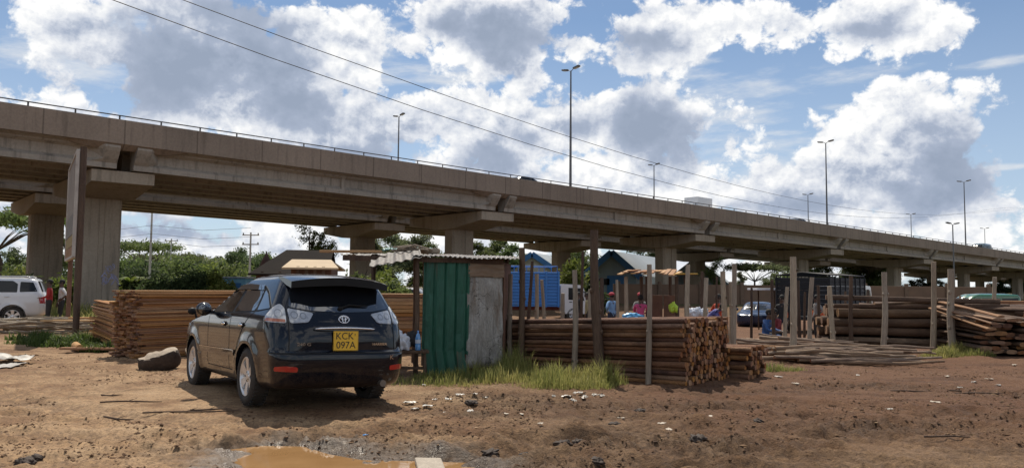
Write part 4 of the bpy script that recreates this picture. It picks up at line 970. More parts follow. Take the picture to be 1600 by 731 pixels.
def cage_truck():
    root = empty('cattle_truck', (0, 0, 0), 0, 'black cage-sided truck with orange hazard boards, parked beyond the posts', 'truck')
    BK = pm('black_frame', (.010, .012, .016), (.016, .018, .022), rough=.6, spec=.3); Lx, Wd, Z0, Z1 = 4.6, 1.2, .75, 2.62
    mb = MB()
    for sg in (1, -1):
        for i in range(9): mb.bbox((0, sg * Wd, Z0 + .14 + i * .19), (2 * Lx / 2 * 1.0, .05, .18), .012)
        for x in np.linspace(-Lx / 2, Lx / 2, 8): mb.bbox((x, sg * (Wd + .035), (Z0 + Z1 - .1) / 2), (.09, .05, Z1 - .1 - Z0), .01)
    for i in range(9): mb.bbox((-Lx / 2, 0, Z0 + .14 + i * .19), (.05, 2 * Wd, .18), .012)
    for y in (-Wd, -.4, .4, Wd): mb.bbox((-Lx / 2 - .04, y, (Z0 + Z1 - .3) / 2), (.05, .09, Z1 - .3 - Z0), .01)
    mb.build('cage_side', BK, root)
    mb = MB()
    for sg in (1, -1):
        mb.tube([(-Lx / 2, sg * Wd, Z1), (Lx / 2, sg * Wd, Z1)], .03, 6)
        for x in np.linspace(-Lx / 2, Lx / 2, 12): mb.tube([(x, sg * Wd, Z1 - .36), (x, sg * Wd, Z1)], .022, 6)
    for x in np.linspace(-Lx / 2, Lx / 2, 12): mb.tube([(x, -Wd, Z1), (x, 0, Z1 + .12), (x, Wd, Z1)], .022, 6)
    mb.tube([(-Lx / 2, 0, Z1 + .12), (Lx / 2, 0, Z1 + .12)], .025, 6); mb.build('cage_top', BK, root)
    MB().bbox((.8, 0, .66), (6.4, 2.2, .16), .02).build('bed', BK, root)
    HZ = newmat('hazard'); m, t, b = HZ; P = t.n('ShaderNodeTexCoord').outputs['Object']; sp = t.n('ShaderNodeSeparateXYZ', {0: P})
    f = t.math('GREATER_THAN', t.math('FRACT', t.math('MULTIPLY', t.math('ADD', sp.outputs[1], sp.outputs[2]), 4.5)), .5)
    t.t.links.new(t.mix(f, (.75, .19, .03), (.45, .06, .025)), b.inputs['Base Color']); b.inputs['Roughness'].default_value = .4
    for y in (-.72, .72): MB().bbox((-Lx / 2 - .10, y, .86), (.02, .62, .36), .004).build('hazard_board', m, root)
    mb = MB(); mb.prism(round_poly([(2.45, .5), (4.0, .5), (4.05, 1.2), (3.72, 2.15), (2.45, 2.2)], .14), frame((0, 1.05, 0), (1, 0, 0), (0, 0, 1), (0, -1, 0)), 2.1); fix(mb.build('cab', WPAINT, root))
    for sg in (1, -1): mb = MB(); mb.add([(2.9, sg * 1.056, 1.3), (3.85, sg * 1.056, 1.25), (3.62, sg * 1.056, 1.95), (2.9, sg * 1.056, 1.98)], [(0, 1, 2, 3)]); mb.build('side_window', GLASS, root)
    for x in (-1.3, 3.2):
        for sg in (1, -1): wheel(root, x, sg * .95, .45, .45, .26, .25, 6, sg, SPAINT, False)
    return root
p = at(1284, 470, 37.5); put(cage_truck(), p.x, p.y, R(48))
# ---------------------------------------------------------------- timber yard
def wood(name, c1, c2, scale=3.0, rand=.22, stretch=(.25, 3, 3), rough=.8, bump=.5, dirt=None):
    return pm(name, c1, c2, scale, rough, bump, 30, stretch, rand=rand, dirt=dirt, spec=.25, grain=.35)
BARK = wood('pole_bark', (.27, .140, .078), (.135, .066, .036), 4.0, .38, (.8, 2.2, 2.2), dirt=((.05, .032, .024), .56), bump=1.0)
CUTEND = wood('cut_end', (.42, .195, .085), (.21, .09, .040), 14, .35, (1, 1, 1))
PLANK = wood('sawn_plank', (.48, .262, .128), (.30, .155, .072), 2.5, .30, (.5, 4, 6), dirt=((.12, .06, .035), .62))
PLANKE = wood('sawn_end', (.32, .165, .085), (.15, .072, .038), 9, .40, (1, 1, 1))
PALE = wood('pale_plank', (.60, .40, .22), (.48, .29, .15), 2.5, .2, (.5, 4, 6))
SLAB = wood('slab_bark', (.165, .105, .070), (.08, .052, .037), 2.4, .25, (.7, 2.2, 2.2), dirt=((.24, .155, .10), .60), bump=.9)
SLABC = wood('slab_cut', (.42, .27, .165), (.26, .15, .09), 3.5, .25, (.5, 3, 3))
GREYP = wood('grey_post', (.43, .36, .28), (.27, .22, .17), 2.2, .18, (2.5, 2.5, .3), dirt=((.10, .08, .06), .62))
DARKP = wood('dark_post', (.145, .098, .070), (.075, .050, .038), 2.2, .18, (2.5, 2.5, .4), dirt=((.25, .19, .14), .64), bump=.8)
def link(name, me, loc=None, rot=None, parent=None):
    o = bpy.data.objects.new(name, me); COL.objects.link(o)
    if parent is not None: o.parent = parent
    if loc is not None: o.location = loc
    if rot is not None: o.rotation_euler = rot
    return o
# --- round poles, lying along local +x from the butt end
def pole_mesh(L, r0, r1, bend=.02, n=9, seg=7, mats=None, wob=.06):
    mb = MB(); V = []; ph = random.uniform(0, 6.28)
    path = []; rad = []
    for i in range(seg + 1):
        t = i / seg; path.append(Vector((L * t, bend * math.sin(math.pi * t + .3) * math.cos(ph) + random.uniform(-1, 1) * bend * .3, bend * math.sin(math.pi * t) * math.sin(ph) + random.uniform(-1, 1) * bend * .3)))
        rad.append((r0 + (r1 - r0) * t) * random.uniform(1 - wob, 1 + wob))
    mb.tube(path, rad, n, 0, False)
    for i, s in ((0, 1), (len(path) - 1, 0)):
        ring = [mb.v[i * n + k] for k in range(n)]; mb.add(ring, [tuple(reversed(range(n))) if s else tuple(range(n))], 1)
    return mb.mesh('pole', mats or [BARK, CUTEND])
PA = Vector((-.766, .643, 0)); PE = Vector((.643, .766, 0)); PC = Vector((2.72, 12.41, 0))
def pole_stack(C, rows, cols, L, dia, meshes, lab, grp, jit=.05, dz=None):
    yaw = math.atan2(PA.y, PA.x); dz = dz or dia * .985
    for j in range(rows):
        for i in range(cols):
            # hexagonal-ish packing with slack; every pole is a thing
            r = C + PE * ((i + .5 + (.5 if j % 2 else 0)) * dia + random.uniform(-.012, .012)) + PA * (abs(random.gauss(0, jit)) - .03)
            z = C.z + dia * .5 + j * dz + random.uniform(-.010, .010)
            if j == rows - 1 and i in (2, 3, 9, 10, 11, 15, 16): continue
            o = link('timber_pole', random.choice(meshes), (r.x, r.y, z), (random.uniform(0, 6.28), .022 + .001 * j + .008 * j / max(rows, 1), yaw))
            o.rotation_mode = 'ZYX' if False else 'XYZ'
            tag(o, lab, 'pole', grp)
ms = [pole_mesh(5.6, random.uniform(.037, .050), random.uniform(.028, .036), .018, wob=.10) for _ in range(14)]
pole_stack(PC, 14, 18, 5.6, .088, ms, 'round bark-covered pole in the big stack held by upright posts', 'poles of the big stack', .06, .0755)
ms2 = [pole_mesh(4.6, random.uniform(.038, .048), .03, .02) for _ in range(5)]
pole_stack(PC + PE * 1.62 - PA * .36, 7, 9, 4.6, .080, ms2, 'short stacked pole in the low pile against the end of the big stack', 'poles of the low pile', .09)
# poles stacked beyond, only their sunny tops showing
for k in range(46):
    u = random.random(); p = PC + PE * (1.9 + random.uniform(0, 4.2)) + PA * random.uniform(.6, 4.2)
    o = link('timber_pole', random.choice(ms), (p.x, p.y, .50 + random.uniform(-.12, .14) - .045 * (p - PC).dot(PE)), (random.uniform(0, 6), .03, math.atan2(PA.y, PA.x) + random.uniform(-.14, .14)))
    tag(o, 'sunlit pole in the loose layer lying behind the big stack', 'pole', 'loose poles behind the big stack')
# --- crooked poles heaped to the right of the stack
msh = [pole_mesh(random.uniform(1.9, 2.9), random.uniform(.028, .050), random.uniform(.018, .03), .06, 8, 9, [wood('dry_bark', (.33, .235, .165), (.17, .115, .08), 4, .3, (.8, 2.2, 2.2)) if _ == 0 else bpy.data.materials['dry_bark'], CUTEND], .12) for _ in range(10)]
for k in range(52):
    lv = k // 18; x = random.uniform(-.5, .75) + lv * .15; y = random.uniform(-.55, .75) * (1 - lv * .25)
    p = gp(1215, 566) + Vector((x + .1, y + .25, 0))
    o = link('crooked_pole', random.choice(msh), (p.x, p.y, .04 + lv * .075 + random.uniform(0, .05)), (random.uniform(0, 6.28), random.uniform(-.03, .02), R(random.gauss(2, 6))))
    tag(o, 'crooked bark-covered pole in the low heap lying before the slab stack', 'pole', 'crooked poles in the low heap')
for k in range(26):                    # the jumble of thin poles further back in the yard
    p = at(random.uniform(1150, 1230), 510, random.uniform(19, 23))
    o = link('crooked_pole', random.choice(msh), (p.x + .0, p.y, gh(p.x, p.y) + .08 + random.random() * .42 * (23.5 - p.y) / 4), (random.uniform(0, 6.28), random.uniform(-.05, .12), R(random.gauss(-22, 12))))
    tag(o, 'thin pole in the jumble lying in front of the blue saloon', 'pole', 'poles in the jumble before the blue saloon')
# --- bundle of sticks at the left
msk = [pole_mesh(random.uniform(2.6, 4.2), random.uniform(.025, .05), .018, .10, 7, 9, [GREYP, CUTEND], .12) for _ in range(7)]
for k in range(36):
    lv = k // 13; p = gp(40, 521) + Vector((random.uniform(-2.2, .1), random.uniform(-.5, .9) * (1 - .25 * lv), .06 + lv * .13 + random.uniform(0, .08)))
    o = link('crooked_stick', random.choice(msk), p, (random.uniform(0, 6), random.uniform(-.04, .05), R(random.gauss(8, 9)))); tag(o, 'bent grey stick in the bundle lying before the white wagon', 'stick', 'sticks in the bundle')
# --- sawn planks
def plank_mesh(L, w, h, rag=.0):
    mb = MB(); mb.bbox((L / 2, 0, 0), (L, w, h), .004); me = mb.mesh('plank', [PLANK, PLANKE])
    for p in me.polygons:
        if abs(p.normal.x) > .8: p.material_index = 1
    return me
def plank_stack(C, a, e, layers, cols, L, w, h, lab, grp, jit, lean=0, side=1, name='plank', keep=None, pale=False):
    yaw = math.atan2(a.y, a.x); ms = [plank_mesh(L * random.uniform(.97, 1.02), w * random.uniform(.9, 1.0), h * random.uniform(.82, .96)) for _ in range(8)]
    mp = []
    for q in (ms[:3] if pale else []): q2 = q.copy(); q2.materials[0] = PALE; mp.append(q2)
    for j in range(layers):
        off = random.gauss(0, .03)
        for i in range(cols):
            if keep and not keep(i, j): continue
            p = C + e * ((i + .5) * w + off * .6) + a * (random.gauss(0, jit) + lean * math.sin(j * .2)); z = C.z + .03 + h * (j + .5)
            o = link(name, random.choice(ms if not pale or random.random() > .45 else mp), (p.x, p.y, z), (random.uniform(-.03, .03), random.gauss(0, .003), yaw + random.gauss(0, .006))); tag(o, lab, 'plank', grp)
SA = Vector((.62, .785, 0)); SE = Vector((-.785, .62, 0)); SCN = gp(216, 562)
plank_stack(SCN, SA, SE, 35, 7, 4.3, .165, .0375, 'reddish sawn plank in the tall stack beside the navy car', 'planks of the tall stack', .05, .04)
for k, (dx, rz, z) in enumerate(((.1, .02, 1.375), (.55, -.03, 1.385), (.9, .0, 1.375))):
    p = SCN + SE * dx - SA * .12; o = link('plank', plank_mesh(4.5, .2, .035), (p.x, p.y, z), (0, .002, math.atan2(SA.y, SA.x) + rz)); o.data.materials[0] = PALE; tag(o, 'pale plank lying loose on top of the tall stack', 'plank', 'pale planks on the tall stack')
A2 = Vector((-.55, .84, 0)); E2 = Vector((.84, .55, 0)); C2 = gp(178, 546)
plank_stack(C2, A2, E2, 26, 6, 5.2, .17, .0385, 'light sawn plank in the lower stack behind the tall one', 'planks of the lower stack', .03, 0, keep=lambda i, j: i == 0 or j > 23)
A3 = Vector((.97, .24, 0)); E3 = Vector((-.24, .97, 0)); C3 = at(585, 470, 18.2); C3.z = 0
plank_stack(C3, A3, E3, 15, 3, 2.3, .30, .088, 'thick sawn board in the stack beside the shed', 'boards of the stack beside the shed', .12, .1, name='timber_board', pale=True)
p = gp(95, 549); o = link('plank', plank_mesh(2.3, .16, .05), (p.x, p.y, .07), (0, 0, R(2))); tag(o, 'single long plank lying flat before the tall plank stack', 'plank')
p = gp(118, 545); o = link('short_log', pole_mesh(.8, .09, .085, .01, 10, 4, [PALE, PALE]), (p.x, p.y, .08), (0, 0, R(-55))); tag(o, 'short peeled log in the weeds by the sign post', 'log')
for k, (x, y, L, rz) in enumerate(((75, 499, 3.2, 3), (110, 503, 2.6, -2))):
    p = gp(x, 523); o = link('plank', plank_mesh(L, .2, .05), (p.x - .2, p.y + .3 * k, .42 + .07 * k), (0, 0, R(rz))); o.data.materials[0] = PALE; tag(o, 'pale plank lying on the stick bundle', 'plank', 'pale planks on the stick bundle')
# stump with a pale cut top
def boulder(name, r, mats, seed, top=1):
    bm = bmesh.new(); bmesh.ops.create_icosphere(bm, subdivisions=4, radius=1.0)
    for v in bm.verts:
        c = v.co; k = 1 + .35 * (fbm(np.array([c.x * 1.3 + seed]), np.array([c.y * 1.3 + c.z * 1.1]), 4)[0] - .5)
        v.co = Vector((c.x * r[0] * k, c.y * r[1] * k, max(-.5, min(c.z, .42 + .25 * (k - 1) * 3 + .12 * c.x)) * r[2] * k))
    me = bpy.data.meshes.new(name); bm.to_mesh(me); bm.free()
    for m in mats: me.materials.append(m)
    for p in me.polygons: p.use_smooth = True; p.material_index = 1 if (len(mats) > 1 and p.normal.z > .6) else 0
    o = bpy.data.objects.new(name, me); COL.objects.link(o); return o
o = boulder('stump', (.36, .27, .30), [wood('stump_side', (.085, .058, .042), (.045, .032, .024), 3, 0, (1, 1, 1)), wood('worn_top', (.52, .44, .34), (.30, .23, .17), 3, 0, (.6, 4, 4))], 3.3); p = gp(245, 577); o.location = (p.x, p.y + .1, .16); o.rotation_euler = (R(10), R(-8), .3); tag(o, 'weathered stump block with pale worn top beside the front wheel', 'stump')
# --- upright posts
def post(x, yt, yb, wpx, Y, mt, lab, lean=0, name='wooden_post', base=None):
    top = at(x, yt, Y); bx = at(x + lean, yb, Y) if lean else top
    g = gh(bx.x, Y); r = wpx / 2 / F * Y; L = top.z - g + .25; seg = 8; n = 9
    b = Vector((bx.x, Y, g - .25)); t = Vector((top.x, Y + random.uniform(-.1, .1), top.z)); path = []; rad = []
    px_, py_ = random.uniform(0, 6), random.uniform(0, 6)
    for i in range(seg + 1):
        k = i / seg; q = b.lerp(t, k) + Vector((math.sin(k * 4 + px_), math.sin(k * 5 + py_), 0)) * r * .35
        path.append(q - b); rad.append(r * (1.08 - .2 * k) * random.uniform(.93, 1.07))
    mb = MB(); mb.tube(path, rad, n, 0, True, False if mt is GREYP else True)
    for _ in range(3):
        k = random.uniform(.3, .9); mb.sphere(path[int(k * seg)] + Vector((r * .8 * random.choice((-1, 1)), -r * .6, 0)), (r * .4, r * .4, r * .6), 6, 5)
    o = mb.build(name, mt, loc=b); return tag(o, lab, 'post')
def front(x, out=.07):
    """depth of the big stack's long face (minus a hand's breadth) behind pixel column x"""
    d = ray(x, 500); k = d[0] / d[1]; t = (PC.x - k * PC.y) / (k * PA.y - PA.x); return PC.y + PA.y * t - out
POSTS = [(797, 428, 570, 8, front(797), GREYP, 'slim grey post at the corner where the pole stack meets the shed', 1), (814, 387, 578, 10, front(814), DARKP, 'dark rough post just right of the grey shed wall', 2), (897, 422, 570, 9, front(897), GREYP, 'square grey post midway along the pole stack front', 1),
         (930, 359, 580, 15, front(934, .12), DARKP, 'tallest and thickest bark-covered post before the pole stack', 6), (1013, 413, 600, 9, front(1013), GREYP, 'grey post near the cut end of the pole stack', 1),
         (831, 408, 508, 5.5, 17.0, DARKP, 'thin dark post leaning left before the blue truck', -10), (838, 428, 508, 7, 16.6, GREYP, 'grey upright of the leaning pair before the blue truck', 0), (846, 437, 506, 6, 16.8, GREYP, 'grey post leaning against its neighbour before the blue truck', 8), (878, 458, 506, 6.5, 17.2, GREYP, 'short grey post before the white truck cab', 0),
         (910, 393, 504, 5, 17.4, DARKP, 'thin dark post rising above the trimmed bush', -2), (922, 452, 502, 6.5, 17.5, GREYP, 'short grey stake beside the tallest post', 0), (942, 434, 500, 7, 17.8, DARKP, 'dark stake beside the woman in the blue shirt', 0), (964, 437, 498, 5, 18, GREYP, 'thin grey stake right of the woman in the blue shirt', 1),
         (1076, 413, 497, 8, 16.6, GREYP, 'tall grey post right of the plank-roofed shelter', -2), (1096, 424, 482, 5, 24, DARKP, 'thin dark stake between the shelter and the purple cloth', 0), (1103, 434, 492, 7, 17.3, GREYP, 'grey post in front of the person in purple', -2), (1131, 424, 497, 9, 16.4, GREYP, 'broad grey post slanting beside the end of the pole stack', 6), (1139, 440, 497, 6, 16.6, GREYP, 'short grey post between two broad ones', 3), (1146, 412, 500, 8.5, 16.2, GREYP, 'upright grey post at the back corner of the pole stack', 0),
         (1119, 432, 480, 3.5, 26, DARKP, 'thin dark stake before the grey gable wall', 0), (1174, 450, 492, 4, 26, DARKP, 'thin dark stake before the blue saloon', 0), (1207, 437, 515, 5.5, 21, DARKP, 'dark post left of the hazard boards', 0), (1231, 448, 515, 6, 21, GREYP, 'grey stake leaning across the hazard board', -8), (1240, 401, 539, 10.5, 18.6, GREYP, 'tall pale post standing on the grass before the cage truck', -2), (1247, 438, 512, 6, 23, DARKP, 'dark stake close behind the tall pale post', 0),
         (1268, 433, 530, 7, 20, GREYP, 'leaning grey post between tall pale post and slab stack', -5), (1278, 446, 492, 5, 26, DARKP, 'reddish dark stake before the cage truck', 0), (1259, 456, 512, 4, 24, DARKP, 'short thin stake under the hazard boards', -3),
         (1297, 447, 538, 8, 20.90, GREYP, 'end post at the near corner of the slab stack', 4), (1330, 431, 538, 6.5, 20.90, DARKP, 'thin brown post against the slab stack', 1), (1384, 425, 540, 9, 20.50, GREYP, 'leaning pale post against the middle of the slab stack', -6), (1456, 409, 541, 8, 20.15, GREYP, 'tall straight post against the slab stack', 1), (1486, 420, 545, 11, 19.70, GREYP, 'thick pale post at the grassy end of the slab stack', 6), (1550, 433, 488, 6.5, 24, GREYP, 'post before the sawn timber at the viaduct', 0), (1503, 462, 490, 4, 25, GREYP, 'short pale stake behind the slab stack', 0), (1357, 452, 480, 4, 27, DARKP, 'short dark stake behind the slab stack rails', 0), (1321, 455, 480, 4, 28, DARKP, 'short stake beside the cage truck wheel', 0)]
for q in POSTS: post(*q)
# --- slab stack behind the posts
def slab_mesh(L, w, h, mats=None, seg=10, n=10):
    """half-round slab with bark, sawn flat on one side"""
    V = []; rx = random.uniform(0, 9)
    for i in range(seg + 1):
        t = i / seg; k = 1 + .25 * (vnoise(np.array([t * 3 + rx]), np.array([rx]))[0] - .5)
        for j in range(n):
            a = 2 * math.pi * j / n; y = math.cos(a) * w / 2 * k; z = math.sin(a) * h / 2 * k
            z = min(max(z, -h * .36), h * .40); V.append((L * t, y + .03 * math.sin(t * 3 + rx), z + .03 * math.sin(t * 2.3 + rx * 2)))
    mb = MB(); Fc = [(i * n + j, i * n + (j + 1) % n, (i + 1) * n + (j + 1) % n, (i + 1) * n + j) for i in range(seg) for j in range(n)]
    mb.add(V, Fc, 0, True); mb.add(V[:n], [tuple(reversed(range(n)))], 1); mb.add(V[-n:], [tuple(range(n))], 1); return fixm(mb.mesh('slab', mats or [SLAB, SLABC]))
def fixm(me):
    bm = bmesh.new(); bm.from_mesh(me); bmesh.ops.recalc_face_normals(bm, faces=list(bm.faces)); bm.to_mesh(me); bm.free(); return me
sl = [slab_mesh(random.uniform(4.2, 5.0), .34, .30) for _ in range(6)]; SP = at(1293, 500, 21.4); SQ = at(1560, 500, 20.55)
yaw = math.atan2(SQ.y - SP.y, SQ.x - SP.x)
for j in range(4):
    for i in range(3):
        p = Vector((SP.x + random.uniform(-.05, .15), SP.y + i * .36, .16 + j * .262)); 
        if j == 3: p.x += .15
        o = link('timber_slab', random.choice(sl), p, (random.choice((0, math.pi)) + random.uniform(-.2, .2), random.uniform(-.01, .012), yaw + random.uniform(-.01, .01))); tag(o, 'long bark-edged slab in the stack held by pale posts', 'slab', 'slabs of the stack held by posts')
for k, (z, mt) in enumerate(((1.30, 0), (1.12, 1))):     # slabs nailed as rails across the posts
    p = SP + Vector((.0, -.1 + .04 * k, 0)); o = link('slab_rail', slab_mesh(4.3, .10, .18 - .03 * k, [SLAB, SLABC]), (p.x, p.y + .2, z), (0, .004, yaw)); tag(o, ('upper' if k == 0 else 'lower') + ' slab rail running behind the posts above the slab stack', 'rail')
sl2 = [slab_mesh(random.uniform(2.0, 3.2), random.uniform(.22, .36), .10, [SLAB, SLABC]) for _ in range(7)]
for k in range(26):
    p = Vector((SP.x + random.uniform(.4, 3.2), SP.y + random.uniform(-.1, .9), 1.10 + .05 * random.random())); 
    if k < 10: 
        o = link('timber_slab', random.choice(sl2), p, (random.uniform(-.3, .3), random.uniform(-.05, .08), yaw + R(random.gauss(-4, 8)))); tag(o, 'thin split slab lying loose on top of the slab stack', 'slab', 'loose slabs on the slab stack')
# dark heap of flitches at the right edge, their ends facing the track
HA = Vector((.05, .999, 0)); HE = Vector((.999, -.05, 0)); HC = gp(1530, 556)
fl = [slab_mesh(random.uniform(3.4, 4.4), random.uniform(.22, .34), random.uniform(.09, .14), [SLAB, PLANKE]) for _ in range(8)]
for j in range(8):
    for i in range(6):
        p = HC + HE * (i * .30 + random.uniform(-.05, .05)) + HA * random.gauss(0, .12) + Vector((.15, 0, 0)); z = .08 + j * .108
        if j > 6 and i > 4: continue
        o = link('timber_flitch', random.choice(fl), (p.x, p.y, z), (random.uniform(-.15, .15), -.004 - .006 * j, math.atan2(HA.y, HA.x) + random.uniform(-.05, .05))); tag(o, 'dark rough-sawn flitch stacked with its end towards the muddy track', 'flitch', 'flitches heaped by the track')
for k in range(4):
    p = at(1458 + 4 * k, 483, 20.6 - .1 * k); q = at(1548 + 6 * k, 512 - 3 * k, 18.4); d = q - p
    o = link('timber_slab', slab_mesh(d.length, .22, .07, [SLABC, SLABC]), p + Vector((0, 0, .05 * k)), (0, math.asin(-d.z / d.length), math.atan2(d.y, d.x))); tag(o, 'pale slab sloping down over the heap of flitches', 'slab', 'slabs sloping over the flitches')
C4 = at(1527, 480, 27); C4.z = -.05
plank_stack(C4, Vector((1, -.02, 0)), Vector((.02, 1, 0)), 9, 3, 4.6, .34, .135, 'large orange sawn timber stacked under the viaduct', 'sawn timbers under the viaduct', .06, name='sawn_timber')
for j in range(3):
    for k in range(5):
        p = at(1240 + random.uniform(0, 45), 515, 21.5 + .4 * k); o = link('timber_slab', random.choice(sl2), (p.x - .4, p.y, gh(p.x, p.y) + .08 + .1 * j), (0, 0, R(random.gauss(5, 14)))); tag(o, 'slab in the small pile between the cage truck and slab stack', 'slab', 'slabs piled before the cage truck')
# ---------------------------------------------------------------- shed, shelters, sign, buildings beyond
GREENT = pm('green_sheet', (.022, .125, .075), (.015, .085, .055), 1.6, .6, .35, 20, (2.4, 2.4, .35), dirt=((.12, .085, .055), .59), grain=.3)
GREYT = pm('weathered_sheet', (.44, .415, .38), (.28, .26, .23), 3.0, .65, .6, 16, (1.6, 1.6, .7), dirt=((.16, .105, .065), .57), metal=.15, grain=.35)
ROOFT = pm('roof_sheet', (.30, .28, .25), (.16, .14, .12), 2.5, .5, .2, 20, dirt=((.20, .13, .085), .54), metal=.2)
RUST = pm('rusty_sheet', (.20, .10, .06), (.12, .06, .04), 3, .8, .4, 20, dirt=((.30, .25, .20), .64))
m_ = GREYT.node_tree; t_ = NT(m_); b_ = m_.nodes['Principled BSDF']; P_ = t_.n('ShaderNodeTexCoord').outputs['Object']; l_ = b_.inputs['Base Color'].links[0].from_socket
sc_ = t_.math('LESS_THAN', t_.math('ABSOLUTE', t_.math('SUBTRACT', t_.noise(P_, 6.5, 2, .5), .5)), .012); mk_ = t_.math('GREATER_THAN', t_.noise(P_, 2.1, 3, .5), .50)
m_.links.new(t_.mix(t_.math('MULTIPLY', t_.math('MULTIPLY', sc_, mk_), .8), l_, (.05, .042, .036)), b_.inputs['Base Color'])
def sheet(mb, c00, c10, c01, amp, pitch, thick=.012, n=None, box=False, m=0, crumple=0.0):
    """corrugated sheet: ribs run from c00 to c01, waves count along c00-c10"""
    a, b, c = Vector(c00), Vector(c10), Vector(c01); W_ = (b - a).length; nw = max(24, int(W_ / pitch * 8)); nh = 14 if crumple else 6
    nrm = (b - a).cross(c - a).normalized(); V = []
    for lay in (0, 1):
        for j in range(nh + 1):
            for i in range(nw + 1):
                s_, t_ = i / nw, j / nh; ph = s_ * W_ / pitch
                if box: f = ph - math.floor(ph); h = 1.0 if f < .12 else (1 - (f - .12) / .06 if f < .18 else ((f - .94) / .06 if f > .94 else 0))
                else: h = .5 + .5 * math.cos(2 * math.pi * ph)
                q = a + (b - a) * s_ + (c - a) * t_ + nrm * (amp * h - lay * thick)
                if crumple: q = q + nrm * crumple * ((vnoise(np.array([s_ * 5 + 3]), np.array([t_ * 7 + a.x]))[0] - .5) + .5 * (vnoise(np.array([s_ * 14]), np.array([t_ * 18 + a.x]))[0] - .5))
                V.append(q)
    w = nw + 1; o2 = w * (nh + 1); Fc = []
    for j in range(nh):
        for i in range(nw): k = j * w + i; Fc += [(k, k + 1, k + w + 1, k + w), (o2 + k, o2 + k + w, o2 + k + w + 1, o2 + k + 1)]
    for i in range(nw): Fc += [(i, o2 + i, o2 + i + 1, i + 1), (nh * w + i, nh * w + i + 1, o2 + nh * w + i + 1, o2 + nh * w + i)]
    for j in range(nh): k = j * w; Fc += [(k, k + w, o2 + k + w, o2 + k), (k + nw, o2 + k + nw, o2 + k + nw + w, k + nw + w)]
    mb.add(V, Fc, m, not box)
shed = empty('market_shed', (-.85, 14.4, 0), 0, 'small shed of green and grey corrugated sheets with drooping sheet roof', 'shed')
def spart(name, mb, mt, par=None):
    o = mb.build(name, mt, par or shed)
    if par is None: o.location = -shed.location
    return o
GL, GM, GR = Vector((-1.56, 13.85, 0)), Vector((-.79, 14.05, 0)), Vector((-.15, 14.25, 0))
up = lambda v, z: Vector((v.x, v.y, z))
mb = MB(); sheet(mb, up(GL, .34), up(GM + Vector((.03, 0, 0)), .34), up(GL + Vector((.02, 0, 0)), 2.0), -.03, .19, .008, box=True, crumple=.025); spart('green_wall', mb, GREENT)
mb = MB(); sheet(mb, up(GL + Vector((.07, -.02, 0)), .0), up(GM + Vector((.02, -.02, 0)), .02), up(GL + Vector((.01, -.02, 0)), .40), -.03, .19, .008, box=True); spart('green_skirt', mb, GREENT)
mb = MB(); sheet(mb, up(GM, .10), up(GR, .12), up(GM, 1.84), -.012, .075, .008, crumple=.075); o = spart('grey_wall', mb, GREYT)
mb = MB(); sheet(mb, up(GM + Vector((.02, -.015, 0)), 1.72), up(GR + Vector((.02, -.015, 0)), 1.70), up(GM + Vector((.02, -.01, 0)), 1.97), -.004, .3, .006, crumple=.03); spart('rusty_band', mb, pm('tan_sheet', (.27, .19, .125), (.19, .125, .08), 4, .7, dirt=((.10, .07, .05), .6)))
mb = MB(); sheet(mb, up(GR + Vector((0, .02, 0)), .1), up(GR + Vector((.12, 1.7, 0)), .1), up(GR + Vector((0, .02, 0)), 1.98), .02, .09); sheet(mb, up(GL + Vector((0, .05, 0)), 1.0), up(GL + Vector((0.1, 1.7, 0)), 1.0), up(GL + Vector((0, .05, 0)), 2.0), .02, .09); sheet(mb, up(GL + Vector((.1, 1.75, 0)), .1), up(GR + Vector((.1, 1.75, 0)), .1), up(GL + Vector((.1, 1.75, 0)), 2.0), .02, .09); spart('side_wall', mb, RUST)
mb = MB(); sheet(mb, (-1.75, 13.70, 2.055), (.12, 14.02, 2.03), (-1.6, 16.1, 2.17), .022, .085, .008, crumple=.03); spart('roof', mb, ROOFT)
mb = MB(); sheet(mb, (-2.45, 13.55, 1.84), (-1.55, 13.62, 2.03), (-2.75, 15.6, 2.11), .028, .16, .006, crumple=.03); spart('drooping_sheet', mb, pm('stained_sheet', (.19, .17, .145), (.07, .058, .048), 2.2, .6, .2, 20, (9, .6, .6), dirt=((.16, .10, .065), .56)))
mb = MB(); sheet(mb, (-3.25, 14.9, 2.10), (-2.15, 14.95, 2.10), (-3.2, 16.6, 2.19), .012, .085, .006, crumple=.06); spart('flat_sheet', mb, pm('pale_sheet', (.26, .24, .21), (.15, .13, .11), 3, .5, dirt=((.22, .17, .12), .62)))
for (x, y, h, r, nm) in ((-2.62, 14.9, 2.1, .05, 'support_post'), (-1.66, 13.8, 2.05, .045, 'support_post'), (-1.72, 15.6, 2.12, .05, 'support_post'), (-2.0, 16.3, 2.15, .05, 'support_post'), (-.1, 15.9, 2.1, .05, 'support_post')):
    mb = MB(); mb.tube([(x, y, -.1), (x + .02, y, h * .5), (x, y, h)], [r, r * .9, r * .85], 8); spart(nm, mb, DARKP)
mb = MB(); mb.bar((-3.2, 14.92, 2.06), (-2.0, 14.95, 2.05), .06, .10); mb.bar((-1.66, 13.78, 2.0), (-.15, 14.2, 1.99), .05, .08); spart('beam', mb, DARKP)
